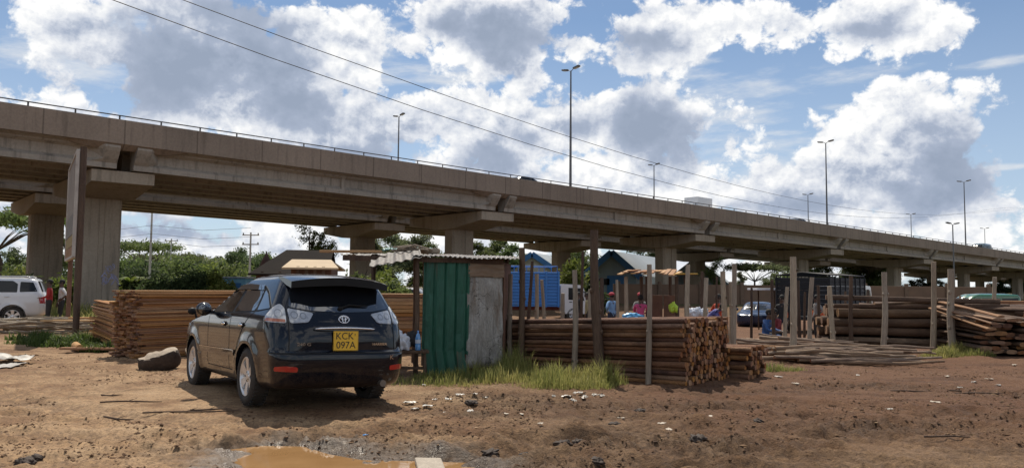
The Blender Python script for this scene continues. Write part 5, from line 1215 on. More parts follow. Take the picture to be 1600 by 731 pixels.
# oddments lying on the roof: each its own thing
mb = MB(); sheet(mb, (0, 0, 0), (1.05, .02, .0), (.04, .5, .06), .012, .08, crumple=.05); o = mb.build('loose_sheet', pm('teal_sheet', (.04, .17, .17), (.03, .12, .12), 3, .5), loc=(-2.62, 15.9, 2.26)); tag(o, 'loose teal metal sheet lying on the shed roof', 'sheet')
mb = MB(); mb.bbox((0, 0, 0), (1.25, .16, .05), .01); o = mb.build('roof_plank', PALE, loc=(-3.25, 15.9, 2.22)); tag(o, 'plank weighing down the pale roof sheet', 'plank')
o = boulder('roof_stone', (.22, .14, .10), [pm('roof_rubble', (.35, .29, .22), (.22, .18, .14), 6, .9)], 8.1); o.location = (-1.62, 15.4, 2.22); tag(o, 'flat stone holding down the roof sheets', 'stone')
mb = MB()
for k in range(9): mb.tube([(random.uniform(-.4, -.2), random.uniform(-.1, .1), random.uniform(0, .08)), (random.uniform(-.1, .1), random.uniform(-.1, .1), random.uniform(.02, .14)), (random.uniform(.2, .45), random.uniform(-.1, .1), random.uniform(0, .06))], random.uniform(.012, .025), 6)
o = mb.build('stick_bundle', GREYP, loc=(-1.95, 15.2, 2.2)); tag(o, 'untidy bundle of sticks thrown on the shed roof', 'bundle')
# bench with its load, left of the shed
BX = Vector((-1.78, 13.5, 0))
b = empty('bench', BX, R(10), 'low dark plank bench standing by the green wall', 'bench')
MB().bbox((0, 0, .43), (.75, .34, .045), .008).build('seat', DARKP, b)
for x in (-.32, .32):
    for y in (-.12, .12): MB().bar((x, y, 0), (x * .95, y * .9, .41), .045, .045).build('leg', DARKP, b)
MB().bar((-.3, 0, .15), (.3, 0, .15), .03, .04).build('stretcher', DARKP, b)
mb = MB(); mb.lathe([(.001, 0), (.044, .0), (.048, .01), (.048, .09), (.044, .10), (.048, .11), (.048, .20), (.030, .265), (.014, .29), (.014, .315)], 16, m=0); bt = mb.build('water_bottle', pm('bottle_blue', (.10, .30, .62), (.08, .24, .5), 6, .12, coat=1.0), loc=BX + Vector((.20, -.05, .455))); tag(bt, 'tall blue-tinted plastic water bottle standing on the bench', 'bottle')
MB().lathe([(.017, .300), (.017, .33), (.001, .332)], 12).build('cap', pm('bottle_cap', (.10, .25, .55), rough=.4), bt); MB().lathe([(.0486, .12), (.0486, .18)], 16).build('label_band', pm('bottle_band', (.55, .62, .72), rough=.5), bt)
def crumple(name, r, mt, loc, seed, flat=1.0):
    bm = bmesh.new(); bmesh.ops.create_icosphere(bm, subdivisions=4, radius=1.0)
    P_ = np.array([v.co[:] for v in bm.verts]); k = .62 + .8 * np.abs(fbm(P_[:, 0] * 1.6 + seed, P_[:, 1] * 1.6 + P_[:, 2] * 1.3 + seed, 4) - .5) * 2 + .25 * fbm(P_[:, 2] * 3 + seed, P_[:, 0] * 3, 3)
    for v, kk in zip(bm.verts, k): v.co = Vector((v.co.x * r[0] * kk, v.co.y * r[1] * kk, max(v.co.z, -.55) * r[2] * kk))
    me = bpy.data.meshes.new(name); bm.to_mesh(me); bm.free(); me.materials.append(mt)
    for p in me.polygons: p.use_smooth = True
    o = bpy.data.objects.new(name, me); COL.objects.link(o); o.location = loc; return o
WCLOTH = pm('white_cloth', (.66, .68, .72), (.52, .55, .62), 5, .8); BCLOTH = pm('blue_cloth', (.05, .08, .30), (.035, .05, .2), 5, .8); BLKC = pm('black_cloth', (.016, .016, .018), (.025, .024, .024), 5, .8)
tag(crumple('cloth_bag', (.17, .14, .20), WCLOTH, BX + Vector((-.10, -.02, .56)), 2.2), 'crumpled white cloth bag heaped on the bench', 'bag')
tag(crumple('folded_cloth', (.10, .13, .15), BCLOTH, BX + Vector((-.26, -.03, .58)), 5.2), 'dark blue cloth beside the white bag on the bench', 'cloth')
tag(crumple('black_sack', (.14, .14, .17), BLKC, BX + Vector((.08, .10, .60)), 7.2), 'round black sack behind the bottle on the bench', 'sack')
tag(crumple('orange_can', (.09, .09, .12), pm('orange_plastic', (.55, .12, .03), rough=.5), BX + Vector((-.52, -.1, .12)), 9.2), 'small orange container on the grass under the bench', 'container')
# plank-roofed shelter in the yard
SY = 25.0; gz = gh(*at(1030, 470, SY).xy)
sh = empty('shelter', (at(1035, 470, SY).x, SY, gz), 0, 'open shelter roofed with loose planks and a yellow sheet', 'shelter')
def at_local(root, x, y, Y): return at(x, y, Y) - Vector(root.location)
for x, Y in ((978, SY), (1011, SY + 1.6), (1047, SY + 2.4), (1057, SY), (1071, SY + .4), (1002, SY + 2.2)):
    t = at_local(sh, x, 432, Y); MB().tube([(t.x, t.y, -.2), (t.x + .02, t.y, t.z / 2), (t.x, t.y, t.z)], [.07, .065, .06], 8).build('support_post', GREYP if x in (978,) else DARKP, sh)
for k in range(13):
    a = at_local(sh, 968 + k * 7.0 + random.uniform(-3, 3), 428 - random.uniform(-1, 3) + (4 if k > 9 else 0), SY - .3); b_ = at_local(sh, 985 + k * 6.2 + random.uniform(-4, 4), 423 + random.uniform(-2, 2), SY + 2.6)
    MB().bar(a + Vector((0, 0, .02 * (k % 3))), b_ + Vector((0, 0, .02 * (k % 3))), .16, .03).build('roof_plank', PALE if k % 3 == 0 else PLANK, sh)
a = at_local(sh, 1070, 428, SY - .2); MB().bbox(a, (.55, 1.2, .03), .01).build('yellow_sheet', pm('yellow_tarp', (.62, .40, .06), (.5, .3, .04), 4, .6), sh)
for x0, x1 in ((1015, 1035), (1037, 1056)):
    mb = MB(); A_, B_ = at_local(sh, x0, 470, SY + 2.3), at_local(sh, x1, 470, SY + 2.3); mb.bbox(((A_.x + B_.x) / 2, A_.y, 1.0), (abs(B_.x - A_.x), .05, 1.5), .01); mb.build('back_board', RUST, sh)
tag(crumple('yellow_bag', (.15, .14, .2), pm('lime_plastic', (.45, .62, .05), rough=.5), at(1052, 482, SY - .2), 4.1), 'lime yellow plastic bag under the plank-roofed shelter', 'bag')
tag(crumple('blue_basin_cover', (.30, .2, .12), pm('sky_blue_plastic', (.08, .34, .62), rough=.4), at(987, 496, 19.5), 6.4), 'sky blue plastic sheet bundled beside the shelter post', 'sheet')
for k in range(3): tag(crumple('white_sack', (.17, .14, .16), WCLOTH, at(1083 + 8 * k, 489, 22 + .2 * k), 3.1 + k), 'white sack on the ground by the grey posts', 'sack', 'white sacks by the posts')
# white-topped canopy beside the blue saloon
cn = empty('canopy', at(1205, 470, 38), 0, 'thin white canopy on poles behind the blue saloon', 'canopy')
a, b_ = at_local(cn, 1175, 450, 38), at_local(cn, 1237, 454, 38); MB().bbox((a + b_) / 2, ((b_ - a).length, 1.6, .10), .03).build('canopy_top', WCLOTH, cn)
for x in (1178, 1190, 1215, 1234): t = at_local(cn, x, 453, 38); MB().tube([(t.x, t.y + .5, -1.4), (t.x, t.y + .5, t.z)], .035, 6).build('pole', DARKP, cn)
# tall sign board seen nearly edge-on
sg_ = empty('sign_board', (at(119, 500, 21.4).x, 21.4, 0), 0, 'tall rusty sign board on two posts, seen nearly edge-on', 'sign')
SF = pm('sign_face', (.30, .26, .225), (.18, .145, .125), 1.6, .6, dirt=((.20, .095, .055), .55), grain=.3)
A0 = Vector((0, 0, 0)); A1 = at(106, 500, 25.4) - Vector(sg_.location); A1.z = 0
for q, h in ((A0, 5.25), (A1, 5.15)): MB().tube([q + Vector((0, 0, -.3)), q + Vector((0, 0, h))], .085 if q is A0 else .07, 10).build('post', RUST if q is A1 else DARKP, sg_)
d_ = A1.normalized(); nrm = Vector((-d_.y, d_.x, 0)); nrm = nrm if nrm.x < 0 else -nrm
zt, zb = 5.15, 2.25; off = nrm * .12
mb = MB(); mb.bar(A0 + off + Vector((0, 0, (zt + zb) / 2)), A1 + off + Vector((0, 0, (zt + zb) / 2)), .05, zt - zb); bd = mb.build('board', SF, sg_)
mb = MB()
for z in (zt, zb): mb.bar(A0 + off + Vector((0, 0, z)), A1 + off + Vector((0, 0, z)), .10, .07)
for q in (A0, A1): mb.bar(q + off + Vector((0, 0, zb)), q + off + Vector((0, 0, zt)), .10, .07, up=(0, 1, 0))
mb.build('frame', pm('sign_frame', (.46, .43, .39), (.3, .27, .24), 3, .6, dirt=((.2, .12, .08), .6)), sg_)
mb = MB(); f = off + nrm * .032
for (z, h, mi) in ((2.42, .26, 0), (2.72, .30, 1), (3.20, .60, 2)): mb.bar(A0 + d_ * .1 + f + Vector((0, 0, z)), A1 - d_ * .1 + f + Vector((0, 0, z)), .012, h, mi)
mb.build('painted_band', [pm('faded_orange', (.26, .13, .05), (.2, .1, .04), 3, .7), pm('faded_yellow', (.30, .22, .08), (.22, .16, .06), 3, .7), pm('faded_grey', (.20, .19, .18), (.14, .13, .12), 3, .7)], bd)
# wooden workshops behind the car
WB = pm('brown_boards', (.16, .075, .042), (.10, .048, .03), 2, .8, .4, 20, (4, 4, .5), grain=.3); LR = pm('tan_roof', (.48, .37, .235), (.40, .30, .19), 1.5, .8); DR = pm('dark_roof', (.014, .010, .008), (.008, .006, .005), 2, .9, .5, 15, spec=.1)
def hut(label, x0, x1, Y, yr, ye, depth, mwall, mroof, pitch, yaw=0.0, gable_x=None, name='wooden_hut'):
    """hut with its ridge along the facade"""
    A_, B_ = at(x0, ye, Y), at(x1, ye, Y); w = (B_ - A_).length; ze = A_.z; zr = at(x0, yr, Y).z; g = -.3
    rt = empty(name, ((A_.x + B_.x) / 2, Y, 0), yaw, label, 'hut'); h = w / 2
    mb = MB(); mb.box((0, depth / 2, (ze + g) / 2), (w - .1, depth - .1, ze - g))
    for sx in (-1, 1): mb.add([(sx * (h - .06), .05, ze), (sx * (h - .06), depth - .05, ze), (sx * (h - .06), depth / 2, zr - .06)], [(0, 1, 2)])
    mb.build('wall', mwall, rt)
    mb = MB(); e = .22
    for sy in (0, 1):
        y0 = -e if sy == 0 else depth + e; ze2 = ze - e * (zr - ze) / (depth / 2)
        V = [(-h - e, y0, ze2), (h + e, y0, ze2), (h + e - pitch[1], depth / 2, zr), (-h - e + pitch[0], depth / 2, zr)]
        mb.add(V + [(x, y, z - .06) for x, y, z in V], [(0, 1, 2, 3), (7, 6, 5, 4), (0, 4, 5, 1), (1, 5, 6, 2), (2, 6, 7, 3), (3, 7, 4, 0)])
    fix(mb.build('roof', mroof, rt))
    for k in range(4): MB().bar((-h + .3 + k * (w - .6) / 3, -.04, g), (-h + .3 + k * (w - .6) / 3, -.04, ze), .10, .08).build('wall_post', DARKP, rt)
    MB().bbox((h * .35, -.05, .75), (.9, .07, 2.0), .01).build('door', DARKP, rt)
    return rt
hut('wooden workshop with light tan roof behind the navy car', 453, 519, 27, 403, 416, 3.0, WB, LR, (.1, .4), R(8))
hut('brown hut with dark pitched roof behind the tan-roofed workshop', 400, 503, 31.5, 386, 424, 4.6, WB, DR, (1.1, .0), R(8))
# warehouses beyond the viaducts
SIDING = pm('grey_siding', (.25, .30, .32), (.19, .23, .25), .5, .6, .2, 6, (3, 3, .1)); SROOF = pm('pale_metal_roof', (.40, .43, .44), (.33, .36, .37), .3, .5); BTRIM = pm('blue_trim', (.04, .16, .36), (.03, .12, .28), 1, .5); CREAM = pm('cream_wall', (.48, .46, .38), (.40, .38, .32), .4, .8)
def warehouse(label, xl, xa, xr, Y, ya, ye, xridge, mwall, trim, name='warehouse'):
    """gable end towards us, the long side running away to the right"""
    A_, P_, B_ = at(xl, ye, Y), at(xa, ya, Y), at(xr, ye, Y); rt = empty(name, (P_.x, Y, 0), 0, label, 'warehouse'); o = Vector(rt.location)
    hw = (B_.x - A_.x) / 2; cx = (A_.x + B_.x) / 2 - o.x; ze, zr = A_.z, P_.z; q = at(xridge, ya + 3, Y * 1.22) - o; dv = Vector((q.x, q.y, 0)); g = -1.5
    F0 = [Vector((cx - hw, 0, g)), Vector((cx + hw, 0, g)), Vector((cx + hw, 0, ze)), Vector((cx, 0, zr)), Vector((cx - hw, 0, ze))]; K0 = [v + dv for v in F0]
    mb = MB(); mb.add(F0 + K0, [(0, 1, 2, 3, 4), (9, 8, 7, 6, 5), (1, 6, 7, 2), (0, 4, 9, 5)]); fix(mb.build('wall', mwall, rt))
    mb = MB()
    for sx in (-1, 1):
        e = Vector((cx + sx * (hw + .5), -.4, ze - .5 * (zr - ze) / hw)); r_ = Vector((cx, -.4, zr + .08)); V = [e, r_, r_ + dv * 1.01, e + dv * 1.01]; mb.add(V + [v - Vector((0, 0, .16)) for v in V], [(0, 1, 2, 3), (7, 6, 5, 4), (0, 4, 5, 1), (1, 5, 6, 2), (2, 6, 7, 3), (3, 7, 4, 0)])
    fix(mb.build('roof', SROOF, rt))
    mb = MB()
    for sx in (-1, 1): mb.bar(Vector((cx + sx * (hw + .5), -.48, ze - .65)), Vector((cx, -.48, zr - .08)), .14, .75)
    mb.build('gable_trim', trim, rt)
    MB().box((cx + hw * .2, -.06, 1.2), (hw * .7, .1, 3.6)).build('door', BTRIM if trim is BTRIM else SIDING, rt)
    for k in (-.55, -.2): MB().box((cx + hw * k, -.06, ze - 1.2), (.9, .1, .8)).build('window', GLASS, rt)
    return rt
warehouse('grey warehouse with bright blue gable trim beyond the viaducts', 915, 955, 994, 100, 393, 425, 1028, SIDING, BTRIM)
warehouse('low cream warehouse behind the trimmed bush', 800, 832, 862, 112, 396, 414, 908, CREAM, BTRIM)
warehouse('large plain grey warehouse seen between two viaduct piers', 1030, 1080, 1140, 105, 407, 447, 1100, SIDING, SIDING)
wl = empty('boundary_wall', at(1180, 465, 75), 0, 'long brown boundary wall at the back of the yard', 'wall'); MB().bbox((4.5, 0, -.3), (36, .25, 3.0), .03).build('wall_panel', pm('brown_wall', (.21, .13, .085), (.15, .095, .065), .6, .9), wl)
for k in range(10): MB().bbox((-13 + k * 3.9, -.16, -.2), (.35, .2, 3.3), .03).build('wall_pier', pm('brown_pier', (.19, .125, .085), rough=.9) if k == 0 else bpy.data.materials['brown_pier'], wl)
bh = empty('blue_hut', at(371, 447, 50), 0, 'pale blue hut among the bushes behind the brown hut', 'hut'); MB().bbox((0, 0, -.5), (1.5, 1.5, 2.0), .03).build('wall', pm('pale_blue_wall', (.16, .34, .44), (.12, .27, .36), 1, .7), bh); MB().bbox((0, 0, .55), (1.8, 1.8, .08), .02).build('roof', SROOF, bh); MB().bbox((.2, -.76, -.55), (.6, .03, 1.5), .01).build('door', BTRIM, bh)
# ---------------------------------------------------------------- poles and wires
WIRE = pm('cable', (.02, .02, .022), rough=.6)
def cable(label, pts, P0, P1, r, group=None):
    """a hanging cable in the vertical plane through two ground points, following picture heights"""
    V = []
    for x, y in pts:
        d = ray(x, y); dx, dy = P1[0] - P0[0], P1[1] - P0[1]; k = (P0[1] * dx - P0[0] * dy) / (d[1] * dx - d[0] * dy); V.append(Vector((d[0] * k, d[1] * k, CAMH + d[2] * k)))
    mb = MB(); path = []
    S = [0]
    for a, b in zip(V, V[1:]): S.append(S[-1] + (b - a).length)
    zc = np.polyfit(S, [v.z for v in V], 3)
    for s_ in np.linspace(0, S[-1], 40):
        i = min(max(np.searchsorted(S, s_) - 1, 0), len(V) - 2); t = (s_ - S[i]) / (S[i + 1] - S[i]); q = V[i].lerp(V[i + 1], t); path.append(Vector((q.x, q.y, float(np.polyval(zc, s_)))))
    mb.tube(path, r, 6); return tag(mb.build('power_cable', WIRE), label, 'cable', group)
cable('lower of two power cables hanging across the sky before the viaduct', [(60, -48), (180, 0), (400, 88), (620, 160), (900, 250), (1200, 318), (1400, 341), (1640, 348)], (-7.5, 14), (62, 100), .0085)
cable('upper of two power cables hanging across the sky before the viaduct', [(150, -62), (275, 0), (460, 72), (640, 131), (890, 216), (1200, 299), (1400, 334), (1640, 340)], (-7.0, 15), (62, 101), .0085)
CONCP = pm('pole_concrete', (.52, .50, .46), (.42, .40, .36), 2, .8)
def util_pole(label, x, yt, yb, Y, arms=1, grp=None):
    t = at(x, yt, Y); z0 = -.5; rt = empty('utility_pole', (t.x, Y, z0), 0, label, 'utility pole', grp)
    MB().tube([(0, 0, 0), (0, 0, t.z - z0)], [.15, .09], 8).build('pole', CONCP, rt)
    for k in range(arms):
        z = t.z - z0 - .3 - k * 1.0; mb = MB(); mb.bar((-.9, 0, z), (.9, 0, z), .1, .1); mb.build('cross_arm', GREYP, rt)
        mb = MB()
        for q in (-.8, 0, .8): mb.lathe([(.05, z + .05), (.08, z + .12), (.05, z + .16), (.07, z + .22), (.001, z + .25)], 8, Matrix.Translation((q, 0, 0)))
        mb.build('insulator', DARKP, rt)
    return rt
util_pole('slim utility pole standing in the hedge beyond the viaducts', 238, 322, 445, 82, 1); util_pole('distant utility pole left of the brown hut roof', 392, 363, 410, 85, 2); util_pole('short distant utility pole among the acacias', 268, 373, 405, 110, 1)
for k, (ya, yb_) in enumerate(((353, 352), (365, 366), (375, 379))):
    a = at(120, ya, 70); b_ = at(238, ya - 1 + k, 82); c_ = at(392, yb_ + 4, 85); mid = lambda p, q: (p + q) / 2 - Vector((0, 0, .4))
    mb = MB(); mb.tube([a, mid(a, b_), b_, mid(b_, c_), c_], .018, 5); tag(mb.build('power_cable', WIRE), 'thin cable strung between the distant utility poles', 'cable', 'cables between the distant poles')
# lamp standing on the ground before the viaduct
lp = copy_tree(LAMP); q = at(1491, 440, 88); lp.location = (q.x, q.y, at(1491, 349, 88).z - 9.35); lp.rotation_euler = (0, 0, R(20)); tag(lp, 'twin-headed lamp standing on the ground in front of the viaduct', 'street lamp')
lp.pop('group', None)
for c in lp.children:
    if c.name.startswith('pole'): c.scale = (1, 1, 1)
# ---------------------------------------------------------------- trees, bushes, grass
def leafmat(name, c1, c2):
    m, t, b = newmat(name)
    a = t.n('ShaderNodeAttribute', attribute_name='tint').outputs['Fac']; oi = t.n('ShaderNodeObjectInfo').outputs['Random']
    col = t.mix(a, c1, c2); hv = t.n('ShaderNodeHueSaturation', {'Color': col, 'Value': t.mapr(oi, 0, 1, .8, 1.2), 'Hue': t.mapr(oi, 0, 1, .485, .515)})
    t.t.links.new(hv.outputs[0], b.inputs['Base Color']); b.inputs['Roughness'].default_value = .6; b.inputs['Specular IOR Level'].default_value = .3
    tr = t.n('ShaderNodeBsdfTranslucent', {'Color': hv.outputs[0]}); mx = t.n('ShaderNodeMixShader', {0: .5}); out = m.node_tree.nodes['Material Output']
    m.node_tree.links.new(b.outputs[0], mx.inputs[1]); m.node_tree.links.new(tr.outputs[0], mx.inputs[2]); m.node_tree.links.new(mx.outputs[0], out.inputs['Surface']); return m
L_DARK = leafmat('dark_leaf', (.050, .075, .032), (.10, .130, .050)); L_MID = leafmat('mid_leaf', (.085, .120, .038), (.16, .20, .065)); L_PALE = leafmat('pale_leaf', (.11, .135, .065), (.19, .21, .10)); L_LIME = leafmat('lime_leaf', (.12, .165, .030), (.22, .255, .065))  # haze over the far trees is put into these lightened leaf colours
BRK = pm('tree_bark', (.11, .085, .065), (.07, .053, .04), 3, .9)
def leaves(centres, n, size, spread, asp=1.6):
    """n leaf faces scattered round clump centres; returns mesh arrays"""
    C = np.array(centres); i = RNG.integers(0, len(C), n)
    P = C[i, :3] + RNG.normal(0, 1, (n, 3)) * C[i, 3:4] * spread
    a = RNG.normal(0, 1, (n, 3)); a /= np.linalg.norm(a, axis=1, keepdims=True); b = np.cross(a, RNG.normal(0, 1, (n, 3))); b /= np.linalg.norm(b, axis=1, keepdims=True)
    s = size * RNG.uniform(.6, 1.3, (n, 1)); a = a * s * asp; b = b * s
    V = np.stack([P - a, P + b * .6 - a * .1, P + a, P - b * .6 - a * .1], 1).reshape(-1, 3); tint = np.repeat(np.clip(RNG.normal(.5, .28, n) + RNG.uniform(-.3, .3, len(C))[i], 0, 1), 4)
    return V, tint
def leaf_obj(name, V, tint, mt, parent=None):
    n = len(V) // 4; me = bpy.data.meshes.new(name); me.from_pydata(V.tolist(), [], np.arange(n * 4).reshape(n, 4).tolist()); a = me.attributes.new('tint', 'FLOAT', 'POINT'); a.data.foreach_set('value', tint.astype(np.float32)); me.materials.append(mt); me.update()
    o = bpy.data.objects.new(name, me); COL.objects.link(o)
    if parent is not None: o.parent = parent
    return o
def make_tree(H, Wd, kind, mt, n=2600, leaf=.16):
    rt = empty('tree'); mb = MB(); rnd = random.uniform; centres = []
    trunk_h = {'acacia': .55, 'round': .35, 'tall': .30, 'sparse': .35}[kind] * H; r = H * .022
    pts = [Vector((0, 0, -.6))]; 
    for k in range(1, 5): pts.append(Vector((rnd(-.03, .03) * H, rnd(-.03, .03) * H, trunk_h * k / 4)))
    mb.tube(pts, [r * 1.2, r, r * .9, r * .85, r * .75], 7); top = pts[-1]
    nl = {'acacia': 11, 'round': 12, 'tall': 16, 'sparse': 14}[kind]
    for k in range(nl):
        a = 2 * math.pi * (k + rnd(-.3, .3)) / nl * (1 if kind != 'tall' else 2.4); u = rnd(.35, 1)
        if kind == 'acacia': end = Vector((math.cos(a) * Wd / 2 * u, math.sin(a) * Wd / 2 * u, H * rnd(.84, .98) - .10 * H * u)); st = top
        elif kind == 'round': end = Vector((math.cos(a) * Wd / 2 * u * .9, math.sin(a) * Wd / 2 * u * .9, H * rnd(.40, .92))); st = top.lerp(Vector((0, 0, trunk_h * 1.2)), rnd(0, 1))
        elif kind == 'tall': z = H * (.30 + .66 * k / nl); st = Vector((top.x * .5, top.y * .5, z * .88)); ww = Wd / 2 * (1.05 - .75 * (k / nl)) * rnd(.6, 1.1); end = Vector((math.cos(a) * ww, math.sin(a) * ww, z))
        else: z = H * (.40 + .58 * k / nl); st = Vector((top.x * .6, top.y * .6, z * .8)); end = Vector((math.cos(a) * Wd / 2 * rnd(.35, 1), math.sin(a) * Wd / 2 * rnd(.35, 1), z))
        if kind in ('tall', 'sparse') and k == 0: mb.tube([top, Vector((0, 0, H * .75)), Vector((rnd(-.1, .1), 0, H * .97))], [r * .75, r * .4, r * .1], 6)
        mid = st.lerp(end, .5) + Vector((0, 0, H * .03)); mb.tube([st, mid, end], [r * .42, r * .28, r * .10], 5)
        m_ = {'acacia': 6, 'round': 7, 'tall': 5, 'sparse': 6}[kind]
        for q in range(m_):
            t = (rnd(.5, 1.05) if kind != 'sparse' else rnd(.3, 1.05)) if kind != 'round' else rnd(.35, 1.1); c = st.lerp(end, t) + Vector((rnd(-1, 1), rnd(-1, 1), rnd(-.5, .6))) * Wd * (.11 if kind != 'acacia' else .13) * Vector((1, 1, .3 if kind == 'acacia' else 1)).length / 1.73
            if kind == 'acacia': c.z = H * rnd(.86, .97) - .07 * H * (c.xy.length / (Wd / 2)) ** 2
            centres.append((c.x, c.y, c.z, Wd * rnd(.05, .10) * (.75 if kind in ('sparse',) else 1)))
    mb.build('trunk', BRK, rt); V, t = leaves(centres, n, leaf, .62)
    if kind == 'acacia':
        zc = np.repeat(V.reshape(-1, 4, 3)[:, :, 2].mean(1), 4); V[:, 2] = V[:, 2] - zc + (zc - H * .9) * .55 + H * .9
    leaf_obj('crown', V, t, mt, rt); return rt
PROTO = {'acacia': [make_tree(7, 9, 'acacia', L_MID, 3600, .13), make_tree(6, 8, 'acacia', L_PALE, 3000, .13)], 'round': [make_tree(6, 6, 'round', L_DARK, 9000, .105), make_tree(6, 6.5, 'round', L_MID, 9000, .105)], 'tall': [make_tree(10, 6, 'tall', L_PALE, 8500, .11), make_tree(10, 5, 'tall', L_MID, 8500, .11)], 'sparse': [make_tree(9, 7, 'sparse', L_MID, 4200, .10)]}
PH = {'acacia': (7, 6), 'round': (6, 6), 'tall': (10, 10), 'sparse': (9,)}; USED = set()
def tree(kind, v, x, yt, Y, lab, grp=None, wk=1.0):
    o = PROTO[kind][v]
    if (kind, v) in USED: o = copy_tree(o)
    USED.add((kind, v)); t = at(x, yt, Y); z0 = -.5; s = (t.z - z0) / PH[kind][v]
    o.location = (t.x, Y, z0); o.scale = (s * wk, s * wk, s); o.rotation_euler = (0, 0, random.uniform(0, 6.28)); tag(o, lab, 'tree', grp); return o
tree('sparse', 0, 484, 350, 70, 'slender thin-leaved tree rising behind the brown hut')
tree('acacia', 0, 4, 326, 78, 'large acacia at the far left edge beyond the viaducts', None, 1.2)
tree('acacia', 0, 222, 376, 120, 'flat-topped acacia standing behind the slim utility pole')
tree('tall', 1, 96, 352, 105, 'tall dark tree between the two nearest piers', None, .8)
for k, (x, y, Y, kd, v) in enumerate(((28, 384, 120, 'round', 0), (180, 386, 130, 'round', 0), (250, 388, 140, 'acacia', 1), (280, 387, 150, 'acacia', 1), (312, 390, 130, 'round', 1), (333, 396, 150, 'round', 0), (356, 394, 140, 'acacia', 1), (378, 384, 120, 'round', 0), (408, 386, 125, 'round', 1), (296, 399, 170, 'round', 1), (205, 395, 150, 'round', 1), (60, 392, 140, 'round', 1), (135, 398, 150, 'round', 0), (430, 392, 140, 'round', 1), (340, 403, 190, 'round', 0), (265, 402, 190, 'round', 0))):
    tree(kd, v, x, y + 9, Y, 'distant bushy tree on the skyline beyond the hedge', 'skyline trees beyond the hedge', 1.2)
for k, (x, y, Y, v, w_) in enumerate(((588, 364, 92, 0, 1.3), (618, 356, 96, 0, 1.2), (648, 361, 98, 0, 1.2), (678, 376, 95, 1, 1.4))):
    tree('tall', v, x, y, Y, ('pale eucalyptus standing behind the shed roof', 'dark eucalyptus next to the pier above the shed')[v], 'eucalyptus trees behind the shed' if v == 0 else None, w_)
for k, (x, y, Y) in enumerate(((752, 374, 104), (772, 368, 108), (792, 378, 106))): tree('tall', 1, x, y, Y, 'dark leafy tree in the clump between the two middle piers', 'dark trees between the middle piers', 1.5)
tree('sparse', 0, 812, 390, 120, 'thin grey tree beside the cream warehouse'); tree('round', 1, 912, 380, 115, 'treetop showing beneath the viaduct behind the trimmed bush', None, .9); tree('round', 0, 1012, 385, 160, 'dark treetop above the blue-trimmed warehouse roof')
tree('acacia', 1, 1178, 411, 62 + 40, 'wide pale acacia spreading beside the canopy', None, 1.25); tree('sparse', 0, 1116, 402, 98, 'wispy tree against the plain grey warehouse', None, .8); tree('tall', 0, 1158, 424, 130, 'slim tree behind the wide pale acacia', None, 1.0)
for x, y, Y in ((1282, 411, 130), (1352, 416, 135), (1368, 420, 130), (1338, 424, 140), (1248, 420, 140), (1215, 425, 150)): tree('round', 1, x, y, Y, 'tree showing through the gap under the viaduct beyond the cage truck', 'trees beyond the cage truck', 1.3)
for x, y, Y in ((1385, 430, 150), (1440, 436, 150), (1470, 440, 160), (1560, 440, 170), (1590, 438, 170)): tree('round', 0, x, y, Y, 'dark tree beyond the far end of the viaducts', 'trees beyond the far end', 1.5)
def bush(label, x, yt, Y, wpx, mt, n=2200, leaf=.09, grp=None, zb=None, dome=True, name='bush'):
    t = at(x, yt, Y); z0 = gh(t.x, Y) if zb is None else zb; H = t.z - z0; Wd = wpx / F * Y; rt = empty(name, (t.x, Y, z0), 0, label, 'bush', grp); C = []; mb = MB()
    for k in range(16):
        a = random.uniform(0, 6.28); u = math.sqrt(random.random()); h = H * random.uniform(.25, .92) * (1 - .45 * u * u if dome else 1); c = (math.cos(a) * u * Wd * .42, math.sin(a) * u * Wd * .42, h, random.uniform(.10, .17) * min(Wd, H * 1.4)); C.append(c)
        if k < 8: mb.tube([(random.uniform(-.05, .05), 0, -.1), (c[0] * .5, c[1] * .5, c[2] * .6), c[:3]], [.03, .02, .008], 5)
    mb.build('stem', BRK, rt); V, tt = leaves(C, n, leaf, .85); V[:, 2] = np.maximum(V[:, 2], .02); leaf_obj('foliage', V, tt, mt, rt); return rt
bush('round lime-green bush growing in front of the cream warehouse', 893, 405, 50, 48, L_LIME, 4000, .12, zb=-.5)
bush('dark shrub beside the blue-trimmed warehouse', 925, 425, 52, 40, L_DARK, 2600, .16, zb=-.5)
k = 0
for (x, yt, Y, w_, mt) in ((15, 408, 52, 80, L_MID), (55, 418, 50, 70, L_LIME), (90, 412, 54, 60, L_DARK), (105, 430, 46, 40, L_LIME), (140, 425, 56, 60, L_MID), (195, 405, 58, 70, L_MID), (225, 412, 60, 70, L_DARK), (255, 402, 64, 70, L_MID), (290, 408, 60, 70, L_MID), (320, 406, 62, 70, L_DARK), (345, 410, 58, 60, L_LIME), (215, 424, 50, 70, L_DARK), (270, 426, 48, 80, L_DARK), (310, 428, 48, 60, L_DARK), (340, 425, 47, 50, L_LIME), (365, 418, 55, 50, L_MID), (395, 415, 60, 60, L_MID), (20, 430, 44, 70, L_DARK), (165, 430, 47, 50, L_LIME), (545, 425, 42, 60, L_MID), (600, 418, 34, 60, L_LIME), (580, 425, 30, 50, L_LIME), (625, 425, 32, 40, L_MID), (735, 430, 60, 60, L_DARK)):
    Y = Y + 36 if (Y >= 50 and x < 420) else Y
    bush({'mid_leaf': 'leafy green bush', 'lime_leaf': 'yellowish green bush', 'dark_leaf': 'dark green bush'}[mt.name] + ' in the thicket behind the yard', x, yt, Y, w_ * 1.15, mt, 3000, .17 if Y > 70 else (.11 if Y > 40 else .08), {'mid_leaf': 'leafy bushes of the thicket', 'lime_leaf': 'yellowish bushes of the thicket', 'dark_leaf': 'dark bushes of the thicket'}[mt.name], zb=-.3)
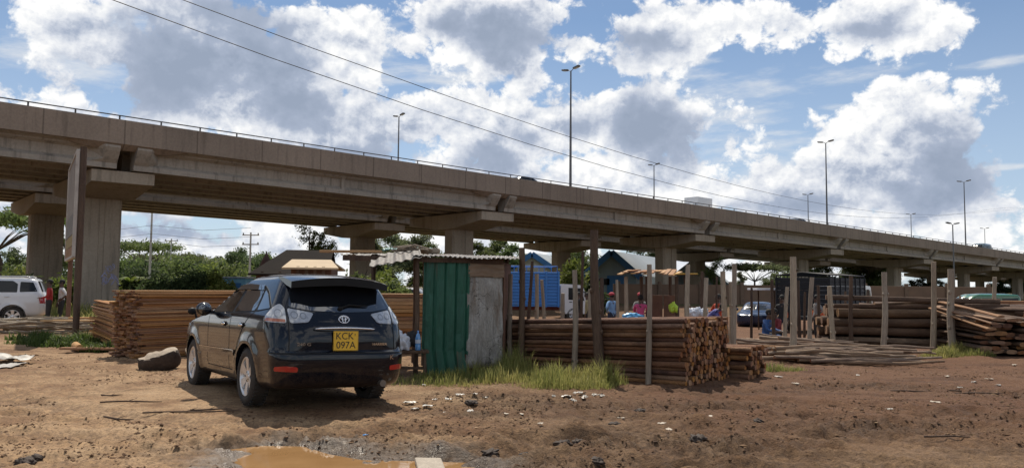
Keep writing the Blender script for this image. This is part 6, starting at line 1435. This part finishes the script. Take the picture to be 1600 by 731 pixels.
# banana-like broad leaves in the hedge
def broadleaf(x, yt, Y):
    t = at(x, yt, Y); H = t.z + .3; rt = empty('banana_plant', (t.x, Y, -.3), random.uniform(0, 6), 'banana plant with long arching leaves in the hedge', 'plant', 'banana plants in the hedge'); MB().tube([(0, 0, 0), (0, 0, H * .5)], [.12, .08], 7).build('stem', L_PALE, rt)
    for k in range(7):
        a = 2 * math.pi * k / 7 + random.uniform(-.3, .3); L = H * random.uniform(.5, .75); V = []
        for i in range(7):
            s = i / 6; w = .28 * math.sin(math.pi * min(s * .9 + .08, 1)) ; p = Vector((math.cos(a) * L * s * .8, math.sin(a) * L * s * .8, H * .45 + L * (.95 * s - .85 * s * s))); nx = Vector((-math.sin(a), math.cos(a), 0)) * w; V += [p - nx + Vector((0, 0, -w * .2)), p, p + nx + Vector((0, 0, -w * .2))]
        Fc = [(3 * i + j, 3 * i + j + 1, 3 * i + j + 4, 3 * i + j + 3) for i in range(6) for j in (0, 1)]; mb = MB(); mb.add(V, Fc, 0, True); mb.build('leaf', L_LIME, rt)
for x, yt, Y in ((205, 409, 84), (240, 412, 82), (280, 406, 85), (300, 414, 83)): broadleaf(x, yt, Y)
# grass and weeds: one mass per kind, nobody could count the blades
def blades(spots, n, h0, h1, w, mt, name, lean=.5):
    S = np.array(spots); i = RNG.choice(len(S), n, p=S[:, 3] / S[:, 3].sum()); a = RNG.uniform(0, 2 * np.pi, n); u = np.sqrt(RNG.random(n)); X = S[i, 0] + np.cos(a) * u * S[i, 2] * RNG.uniform(.7, 1.15, n); Y = S[i, 1] + np.sin(a) * u * S[i, 2] * .62 * RNG.uniform(.7, 1.15, n)
    Z = ground_parts(X, Y)[0]; pat = .45 + .9 * vnoise(X * 3.1, Y * 3.1); H = RNG.uniform(h0, h1, n) ** 1.0 * pat * (S[i, 4] if S.shape[1] > 4 else 1) * (1.15 - .75 * u ** 2); d = RNG.uniform(0, 2 * np.pi, n); ln = H * lean * RNG.uniform(.2, 1.2, n); wd = w * RNG.uniform(.6, 1.3, n)
    dx, dy = np.cos(d), np.sin(d); px, py = -dy * wd, dx * wd; B = np.stack([X, Y, Z - .01], 1); M_ = B + np.stack([dx * ln * .35, dy * ln * .35, H * .62], 1); T = B + np.stack([dx * ln, dy * ln, H * (1 - .12 * RNG.random(n))], 1); O = np.stack([px, py, 0 * px], 1)
    V = np.stack([B - O, B + O, M_ + O * .7, M_ - O * .7, T], 1).reshape(-1, 3); idx = np.arange(n) * 5; q = np.stack([idx, idx + 1, idx + 2, idx + 3], 1).tolist(); tr = np.stack([idx + 3, idx + 2, idx + 4], 1).tolist()
    me = bpy.data.meshes.new(name); me.from_pydata(V.tolist(), [], q + tr); t = np.repeat(np.clip(RNG.random(n) * .6 + vnoise(X * 1.7, Y * 1.7) * .5, 0, 1), 5); at_ = me.attributes.new('tint', 'FLOAT', 'POINT'); at_.data.foreach_set('value', t.astype(np.float32)); me.materials.append(mt); me.update()
    o = bpy.data.objects.new(name, me); COL.objects.link(o); tag(o, kind='stuff'); return o
GRS = leafmat('grass_blade', (.105, .155, .028), (.42, .37, .14)); GRD = leafmat('weed_leaf', (.045, .085, .020), (.11, .15, .04))
def spot(x, y, r, wgt=1.0, hk=1.0): p = gp(x, y); return (p.x, p.y, r, wgt, hk)
blades([spot(640, 600, .5, .35, .5), (-1.9, 12.9, .45, .3, .4), (-1.2, 13.2, .5, .7, .6), (-.6, 13.3, .6, 1, .8), (0.0, 13.5, .55, 1.1, 1.25), (-.9, 12.5, .6, .8, .5), (-.1, 12.8, .6, 1.1, .9), (.5, 12.9, .6, 1.3, 1.05), (1.0, 12.75, .55, 1.4, 1.15), (1.4, 12.5, .42, 1.2, 1.15), (.6, 12.2, .55, 1.0, .75), (1.2, 12.1, .4, .8, .7), (.1, 14.0, .4, .6, 1.3)], 9000, .06, .44, .0050, GRS, 'grass')
blades([spot(1260, 533, .9, 1, .6), spot(1200, 528, 1.0, 1, .5), spot(1290, 528, .6, .8, .9), spot(1215, 580, .5, .4, .5), spot(1500, 552, .7, 1.2, .9), spot(1470, 556, .5, .7, .7), spot(1530, 556, .4, .5, .6)], 8000, .10, .36, .007, GRS, 'grass')
blades([spot(70, 536, .9, 1, .8), spot(100, 540, .8, 1.2, 1), spot(125, 535, .6, 1, 1), spot(50, 530, .7, .6, .8), (-9.3, 18, .5, .5, 1)], 3500, .10, .40, .016, GRD, 'weeds', .9)
blades([(-14, 30, 4, 1, 1), (-9, 36, 4, 1, 1), (-19, 38, 5, 1, 1), (-3, 40, 4, .6, 1), (-26, 44, 6, 1, 1)], 9000, .2, .7, .02, GRS, 'grass')
# ---------------------------------------------------------------- people
SKIN = pm('brown_skin', (.095, .052, .034), (.08, .043, .028), rough=.5); HAIR = pm('black_hair', (.010, .009, .008), (.016, .014, .012), rough=.8)
def cloth(name, c): return pm(name, c, tuple(x * .72 for x in c), 6, .85, .3, 25)
def person(label, loc, face, pose, top, bottom, shoe=BLACKP, cap=None, scale=1.0, sleeves=True, skirt=False):
    """a standing, leaning or squatting figure grown from a skeleton; local +x is where it faces"""
    J = {'pelvis': (0, 0, .95), 'waist': (0, 0, 1.10), 'chest': (.01, 0, 1.30), 'neck': (.0, 0, 1.46), 'jaw': (.02, 0, 1.55), 'head': (.02, 0, 1.66)}
    for s, y in (('l', 1), ('r', -1)):
        J.update({'sho' + s: (0, y * .18, 1.41), 'elb' + s: (-.02, y * .25, 1.13), 'wri' + s: (.06, y * .24, .90), 'palm' + s: (.08, y * .24, .83), 'hip' + s: (0, y * .10, .90), 'kne' + s: (.03, y * .11, .50), 'ank' + s: (-.01, y * .11, .09), 'toe' + s: (.17, y * .13, .04)})
    J.update(pose); J = {k: Vector(v) for k, v in J.items()}
    B = [('pelvis', 'waist'), ('waist', 'chest'), ('chest', 'neck'), ('neck', 'jaw'), ('jaw', 'head')]
    RAD = {'pelvis': .145, 'waist': .125, 'chest': .150, 'neck': .058, 'jaw': .075, 'head': .098}
    for s in 'lr':
        B += [('chest', 'sho' + s), ('sho' + s, 'elb' + s), ('elb' + s, 'wri' + s), ('wri' + s, 'palm' + s), ('pelvis', 'hip' + s), ('hip' + s, 'kne' + s), ('kne' + s, 'ank' + s), ('ank' + s, 'toe' + s)]
        RAD.update({'sho' + s: .068, 'elb' + s: .046, 'wri' + s: .030, 'palm' + s: .036, 'hip' + s: .098, 'kne' + s: .064, 'ank' + s: .045, 'toe' + s: .042})
        d = (J['palm' + s] - J['wri' + s]).normalized(); sd = Vector((1, 0, 0)) if abs(d.x) < .8 else Vector((0, 1, 0)); sd = (sd - d * sd.dot(d)).normalized()
        for k, (o, l) in enumerate(((.030, .055), (.011, .075), (-.009, .082), (-.028, .070))):
            a, b_ = 'f%s%da' % (s, k), 'f%s%db' % (s, k); J[a] = J['palm' + s] + sd * o + d * .045; J[b_] = J[a] + d * l * .8 + Vector((0, 0, -.01)); RAD[a] = .010; RAD[b_] = .008; B += [('palm' + s, a), (a, b_)]
        a = 'th' + s; J[a] = J['wri' + s] + sd * .055 + d * .06; RAD[a] = .010; B.append(('wri' + s, a))
    names = list(J); me = bpy.data.meshes.new('body'); me.from_pydata([J[n][:] for n in names], [(names.index(a), names.index(b)) for a, b in B], [])
    o = bpy.data.objects.new('body', me); COL.objects.link(o); md = o.modifiers.new('skin', 'SKIN'); md.use_smooth_shade = True
    for i, n in enumerate(names):
        v = me.skin_vertices[0].data[i]; r = RAD[n]; v.radius = (r, r * (.78 if n in ('waist', 'chest', 'pelvis') else 1)) if n not in ('head',) else (r * .86, r); v.use_root = n == 'pelvis'
    ms = o.modifiers.new('sub', 'SUBSURF'); ms.levels = 2; ms.render_levels = 2
    dg = bpy.context.evaluated_depsgraph_get(); m2 = bpy.data.meshes.new_from_object(o.evaluated_get(dg)); o.modifiers.clear(); o.data = m2
    m2.materials.clear()
    for mt in (SKIN, top, bottom, shoe, HAIR): m2.materials.append(mt)
    cls = {}
    for a, b_ in B:
        w = 'chest' if b_[:3] in ('wai', 'che', 'sho') else None
        cls[(a, b_)] = 1 if (b_ in ('waist', 'chest') or b_[:3] in ('sho',) or (b_[:3] == 'elb')) else (1 if sleeves and b_[:3] == 'wri' else (2 if b_[:3] in ('hip', 'kne', 'ank') else (3 if b_[:3] == 'toe' else 0)))
    for p in m2.polygons:
        c = p.center; best = (9, 0)
        for (a, b_), k in cls.items():
            A_, D = J[a], J[b_] - J[a]; t = max(0, min(1, (c - A_).dot(D) / D.length_squared)); ds = (c - A_ - D * t).length - .5 * (RAD[a] * (1 - t) + RAD[b_] * t)
            if ds < best[0]: best = (ds, k)
        k = best[1]
        if (c - J['neck']).length < .10 and k == 0 and c.z < J['neck'].z + .0: k = 1
        p.material_index = k; p.use_smooth = True
    rt = empty('person', loc, face, label, 'person'); rt.scale = (scale,) * 3; o.parent = rt
    h = J['head']; up_ = (J['head'] - J['neck']).normalized()
    mb = MB(); mb.sphere(h + Vector((-.022, 0, .022)), (.108, .092, .108), 14, 10); mb.build('hair', HAIR, rt)
    mb = MB(); mb.sphere(h + Vector((.105, 0, -.02)), (.020, .016, .024), 8, 6)
    for y in (-1, 1): mb.sphere(h + Vector((-.0, y * .088, -.01)), (.022, .012, .034), 8, 6); mb.sphere(h + Vector((.090, y * .034, .012)), (.012, .014, .010), 8, 6, 1)
    mb.sphere(h + Vector((.088, 0, -.062)), (.012, .028, .008), 8, 6, 1); mb.build('face', [SKIN, HAIR], rt)
    if cap is not None:
        mb = MB(); mb.sphere(h + Vector((-.01, 0, .055)), (.125, .108, .085), 14, 8); mb.bbox(h + Vector((.14, 0, .045)), (.13, .14, .014), .006); mb.build('cap', cap, rt)
    if skirt:
        mb = MB(); mb.lathe([(.15, 1.02), (.19, .80), (.21, .55), (.22, .45), (.21, .45)], 18); mb.build('skirt', bottom, rt)
    return rt
STAND = {}
HIPS = {'elbl': (-.10, .36, 1.18), 'wril': (.04, .20, 1.03), 'palml': (.08, .14, 1.00)}
REACH = {'elbl': (.14, .24, 1.20), 'wril': (.36, .18, 1.18), 'palml': (.43, .17, 1.18), 'elbr': (.12, -.25, 1.18), 'wrir': (.34, -.14, 1.14), 'palmr': (.41, -.13, 1.13)}
LEAN = {'waist': (.08, 0, 1.08), 'chest': (.24, 0, 1.22), 'neck': (.37, 0, 1.32), 'jaw': (.44, 0, 1.37), 'head': (.52, 0, 1.42), 'shol': (.27, .18, 1.30), 'shor': (.27, -.18, 1.30), 'elbl': (.36, .24, 1.03), 'elbr': (.36, -.24, 1.03), 'wril': (.46, .2, .82), 'wrir': (.46, -.2, .82), 'palml': (.50, .19, .76), 'palmr': (.50, -.19, .76)}
SIT = {'pelvis': (0, 0, .42), 'waist': (.02, 0, .57), 'chest': (.07, 0, .77), 'neck': (.10, 0, .93), 'jaw': (.13, 0, 1.01), 'head': (.15, 0, 1.12), 'shol': (.07, .18, .88), 'shor': (.07, -.18, .88), 'elbl': (.18, .27, .64), 'elbr': (.18, -.27, .64), 'wril': (.38, .17, .60), 'wrir': (.38, -.17, .60), 'palml': (.45, .14, .60), 'palmr': (.45, -.14, .60), 'hipl': (.02, .10, .40), 'hipr': (.02, -.10, .40), 'knel': (.42, .14, .46), 'kner': (.42, -.14, .46), 'ankl': (.36, .13, .09), 'ankr': (.36, -.13, .09), 'toel': (.54, .15, .04), 'toer': (.54, -.15, .04)}
def pp(x, Y): q = at(x, 470, Y); return (q.x, Y, gh(q.x, Y))
RED = cloth('red_shirt', (.36, .022, .022)); LBLUE = cloth('light_blue_shirt', (.20, .36, .60)); PINK = cloth('pink_shirt', (.68, .10, .26)); JEAN = cloth('dark_jeans', (.022, .032, .065)); WHITE = cloth('white_vest', (.62, .60, .58)); DKC = cloth('dark_trousers', (.03, .028, .028)); PURP = cloth('purple_cloth', (.12, .12, .34)); ORNG = cloth('orange_red_shirt', (.52, .075, .03)); DBLU = cloth('blue_overall', (.035, .095, .26)); KHAK = cloth('khaki_shirt', (.30, .25, .13)); MARO = cloth('maroon_shirt', (.22, .03, .035)); CAPR = cloth('red_cap', (.46, .05, .07)); BLK = cloth('black_shirt', (.02, .02, .022)); GREYS = cloth('grey_shirt', (.24, .23, .22))
z0 = lambda q, z: (q[0], q[1], z)
person('person in a red shirt standing behind the white wagon', z0(pp(77, 29.5), -.12), R(200), {'elbl': (.02, .26, 1.14), 'wril': (.22, .2, 1.08), 'palml': (.28, .18, 1.08)}, RED, DKC)
person('person in a white vest and dark sleeves beside the red shirted one', z0(pp(96, 30), -.12), R(220), HIPS, WHITE, DKC, sleeves=False)
person('person in light blue shirt and red cap, hand on hip, by the blue-trimmed warehouse', pp(956, 31), R(125), HIPS, LBLUE, JEAN, cap=CAPR)
person('person in a bright pink top with dark plait, back turned, by the shelter', z0(pp(1001, 26.5), -.42), R(75), REACH, PINK, DKC, scale=.97)
person('person in a red cap and dark clothes behind the one in pink', pp(1000, 30), R(265), REACH, GREYS, DKC, cap=CAPR, scale=1.02)
person('person in dark clothes standing beside the white truck cab', pp(904, 34), R(200), STAND, BLK, DKC)
person('person in a khaki shirt walking past the white truck cab', pp(918, 33), R(170), {'knel': (.16, .11, .52), 'ankl': (.10, .11, .12), 'toel': (.27, .12, .06), 'ankr': (-.16, -.11, .10), 'toer': (.0, -.12, .04)}, KHAK, DKC)
person('person in purple bending forward at the end of the pole stack', pp(1104, 25), R(-20), LEAN, PURP, PURP, skirt=True)
person('person in an orange-red shirt working beside the bending one', pp(1122, 27), R(200), REACH, ORNG, DKC)
person('person in blue overalls sitting on the pole jumble', z0(pp(1195, 23), -.28), R(-40), SIT, DBLU, DBLU)
person('person in a maroon shirt sitting near the cage truck', z0(pp(1215, 24.5), -.30), R(200), SIT, MARO, DKC)
person('person in a black shirt standing by the cage truck hazard boards', pp(1222, 27.5), R(230), STAND, BLK, JEAN)
person('person in grey clothes standing between posts and cage truck', pp(1276, 30), R(180), HIPS, GREYS, DKC)
# ---------------------------------------------------------------- litter, clods and twigs on the mud
def scrap(name, x, y, L, mt, lab, cat, grp=None, seed=0, hgt=.04, asp=.6):
    p = gp(x, y); n = 9; V = []; L = L * (.5 if L < .5 else 1); hgt = hgt * (.6 if L < .5 else 1)
    for i in range(n):
        for j in range(n):
            u, v = i / (n - 1) - .5, j / (n - 1) - .5; e = 1 + .5 * (vnoise(np.array([u * 3 + seed]), np.array([v * 3 + seed * 2]))[0] - .5)
            V.append((u * L * e, v * L * asp * e, .012 + hgt * vnoise(np.array([u * 5 + seed * 7]), np.array([v * 5 + seed]))[0]))
    V2 = [(a, b, c - .004) for a, b, c in V]; m_ = n * n; Fc = []
    for i in range(n - 1):
        for j in range(n - 1): k = i * n + j; Fc += [(k, k + n, k + n + 1, k + 1), (m_ + k, m_ + k + 1, m_ + k + n + 1, m_ + k + n)]
    mb = MB(); mb.add(V + V2, Fc, 0, True); o = mb.build(name, mt, loc=(p.x, p.y, gh(p.x, p.y)), rz=random.uniform(0, 3)); return tag(o, lab, cat, grp)
PLAST = pm('white_plastic', (.44, .42, .38), (.28, .25, .21), 6, .45); PAPER = pm('pale_paper', (.52, .46, .38), (.40, .34, .27), 6, .8)
for k, (x, y, L) in enumerate(((662, 604, .12), (640, 633, .30), (668, 637, .26), (700, 630, .2), (718, 622, .22), (648, 640, .18), (735, 646, .25), (742, 620, .16), (680, 628, .14), (758, 622, .14), (690, 644, .22))): scrap('plastic_scrap', x, y, L, PLAST, 'white plastic scrap on the mud between the navy car and the grass', 'scrap', 'white scraps by the navy car', k * 1.3 + .4)
for k, (x, y, L) in enumerate(((885, 620, .25), (905, 617, .30), (912, 625, .28), (930, 620, .22), (895, 626, .2), (865, 622, .15), (940, 622, .16))): scrap('plastic_scrap', x, y, L, PLAST, 'white plastic scrap at the edge of the grass before the pole stack', 'scrap', 'white scraps at the grass edge', k * 1.7 + 3.1, .07)
for k, (x, y, L) in enumerate(((1243, 600, .25), (1215, 590, .3), (1480, 587, .18), (1522, 593, .2), (1545, 590, .22), (1560, 598, .2), (1462, 632, .25), (1390, 640, .15), (1250, 580, .2), (1340, 585, .18), (1585, 570, .25), (1500, 606, .16))): scrap('paper_scrap', x, y, L, PLAST if k % 2 else PAPER, 'pale scrap lying on the track at the right of the pole stack', 'scrap', 'pale scraps on the right of the track', k * 2.1 + 7.1, .03)
for k, (x, y, L) in enumerate(((1045, 672, .2), (1035, 661, .2), (815, 648, .15), (970, 655, .16), (790, 645, .2), (1110, 655, .14), (845, 672, .18))): scrap('paper_scrap', x, y, L, PAPER, 'small pale scrap trodden into the mud of the foreground track', 'scrap', 'pale scraps in the foreground mud', k * 1.9 + 11.1, .02)
scrap('blue_wrapper', 571, 680, .10, pm('blue_plastic', (.02, .24, .58), rough=.4), 'bright blue wrapper beside the puddle', 'wrapper', None, 2.7, .05)
scrap('plastic_sheet', 18, 566, 1.1, PLAST, 'large white plastic sheet lying on the dirt', 'sheet', None, 5.1, .16, .45); scrap('plastic_sheet', 10, 575, .8, PLAST, 'smaller white plastic sheet in front of the large one', 'sheet', None, 8.8, .05, .4)
p = gp(672, 722); o = MB().bbox((0, 0, 0), (.24, .42, .05), .015).build('stone_slab', pm('pale_stone', (.46, .40, .32), (.33, .28, .22), 8, .85, .4, 30, grain=.3), loc=(p.x, p.y, -.035)); o.rotation_euler = (.06, .05, .2); tag(o, 'pale flat block lying in the puddle', 'block')
MUDC = pm('dark_mud', (.060, .040, .028), (.030, .020, .015), 9, .8, .8, 30)
for k, (x, y, r) in enumerate(((880, 686, .09), (765, 700, .11), (820, 700, .08), (905, 682, .07), (1090, 690, .10), (40, 716, .10), (58, 712, .07), (1000, 640, .1), (1145, 668, .08), (960, 668, .07), (735, 634, .09), (1185, 660, .07), (930, 728, .09))):
    p = gp(x, y); o = crumple('mud_clod', (r * 1.0, r * .8, r * .45), MUDC, (p.x, p.y, gh(p.x, p.y) + .01), 3.3 + k * 1.7); o.rotation_euler = (0, 0, k); tag(o, 'dark clod of churned mud lying on the track', 'clod', 'mud clods on the track')
for k, (x, y, L, a) in enumerate(((205, 628, .75, 12), (300, 643, 1.1, 18), (185, 655, .45, -20), (175, 618, .3, 0), (330, 640, .5, 5), (420, 575, .4, 30), (1530, 615, .8, 8), (1420, 612, .6, 10), (1500, 607, .5, -5), (1290, 640, .4, 0), (1340, 655, .3, 40), (1480, 690, .45, -8))):
    p = gp(x, y); mb = MB(); pts = [Vector((L * (t - .5), .018 * L * math.sin(t * 4 + k), .014 + .006 * math.sin(t * 5 + k))) for t in np.linspace(0, 1, 8)]; mb.tube(pts, [.011] * 5 + [.009, .007, .004], 6); mb.tube([pts[3], pts[3] + Vector((.12 * L, .16 * L, .02))], [.006, .003], 5)
    tag(mb.build('twig', DARKP, loc=(p.x, p.y, gh(p.x, p.y)), rz=R(a)), 'thin dark twig lying on the dirt ' + ('before the navy car' if x < 500 else 'at the right of the track'), 'twig', 'twigs before the navy car' if x < 500 else 'twigs at the right of the track')
def debris(n, name, mt, smin, smax, flat, region, key):
    """crumbs of bark, soil and stone trodden into the dirt"""
    Y = RNG.uniform(region[2] ** .5, region[3] ** .5, n * 3) ** 2; X = RNG.uniform(region[0], region[1], n * 3) * (Y / 10 + .2); w = vnoise(X * .8 + key, Y * .8) * vnoise(X * 3 + key, Y * 3) ; ok = np.argsort(-(w + RNG.random(n * 3) * .16 + churn(X, Y) * .25))[:n]; X, Y = X[ok], Y[ok]
    inside = pud_sd(X, Y) < .05; X, Y = X[~inside], Y[~inside]; m_ = len(X); Z = ground_parts(X, Y)[0]; S = smin * (smax / smin) ** (RNG.random(m_) ** 2); base = np.array([(1, 0, 0), (0, 1, 0), (-1, 0, 0), (0, -1, 0), (.2, .1, 1), (-.1, 0, -1)])
    V = base[None] * RNG.uniform(.6, 1.3, (m_, 6, 1)) * S[:, None, None]; V[:, :, 0] *= RNG.uniform(.7, 2.2, (m_, 1)); V[:, :, 2] *= flat; a = RNG.uniform(0, 6.28, m_); c, s = np.cos(a)[:, None], np.sin(a)[:, None]; x = V[:, :, 0] * c - V[:, :, 1] * s; y = V[:, :, 0] * s + V[:, :, 1] * c
    V = np.stack([x + X[:, None], y + Y[:, None], V[:, :, 2] + Z[:, None] + (S * flat * .3)[:, None]], -1).reshape(-1, 3); tri = np.array([(0, 1, 4), (1, 2, 4), (2, 3, 4), (3, 0, 4), (1, 0, 5), (2, 1, 5), (3, 2, 5), (0, 3, 5)]); Fc = (tri[None] + (np.arange(m_) * 6)[:, None, None]).reshape(-1, 3)
    me = bpy.data.meshes.new(name); me.from_pydata(V.tolist(), [], Fc.tolist()); t = np.repeat(RNG.random(m_), 6); at_ = me.attributes.new('tint', 'FLOAT', 'POINT'); at_.data.foreach_set('value', t.astype(np.float32)); me.materials.append(mt); me.update(); o = bpy.data.objects.new(name, me); COL.objects.link(o); tag(o, kind='stuff')
def crumbmat(name, stops):
    m, t, b = newmat(name); a = t.n('ShaderNodeAttribute', attribute_name='tint').outputs['Fac']; t.t.links.new(t.ramp(a, stops), b.inputs['Base Color']); b.inputs['Roughness'].default_value = .9; b.inputs['Specular IOR Level'].default_value = .2; return m
debris(30000, 'soil_crumbs', crumbmat('crumb', [(0, (.07, .038, .022)), (.6, (.13, .075, .042)), (1, (.22, .14, .08))]), .004, .022, .6, (-9, 9, 5.2, 17), 3.1)
debris(7000, 'bark_chips', crumbmat('chip', [(0, (.035, .022, .015)), (.6, (.10, .055, .03)), (.94, (.20, .12, .065)), (1, (.42, .30, .18))]), .006, .028, .22, (-1, 9, 8, 20), 7.7)
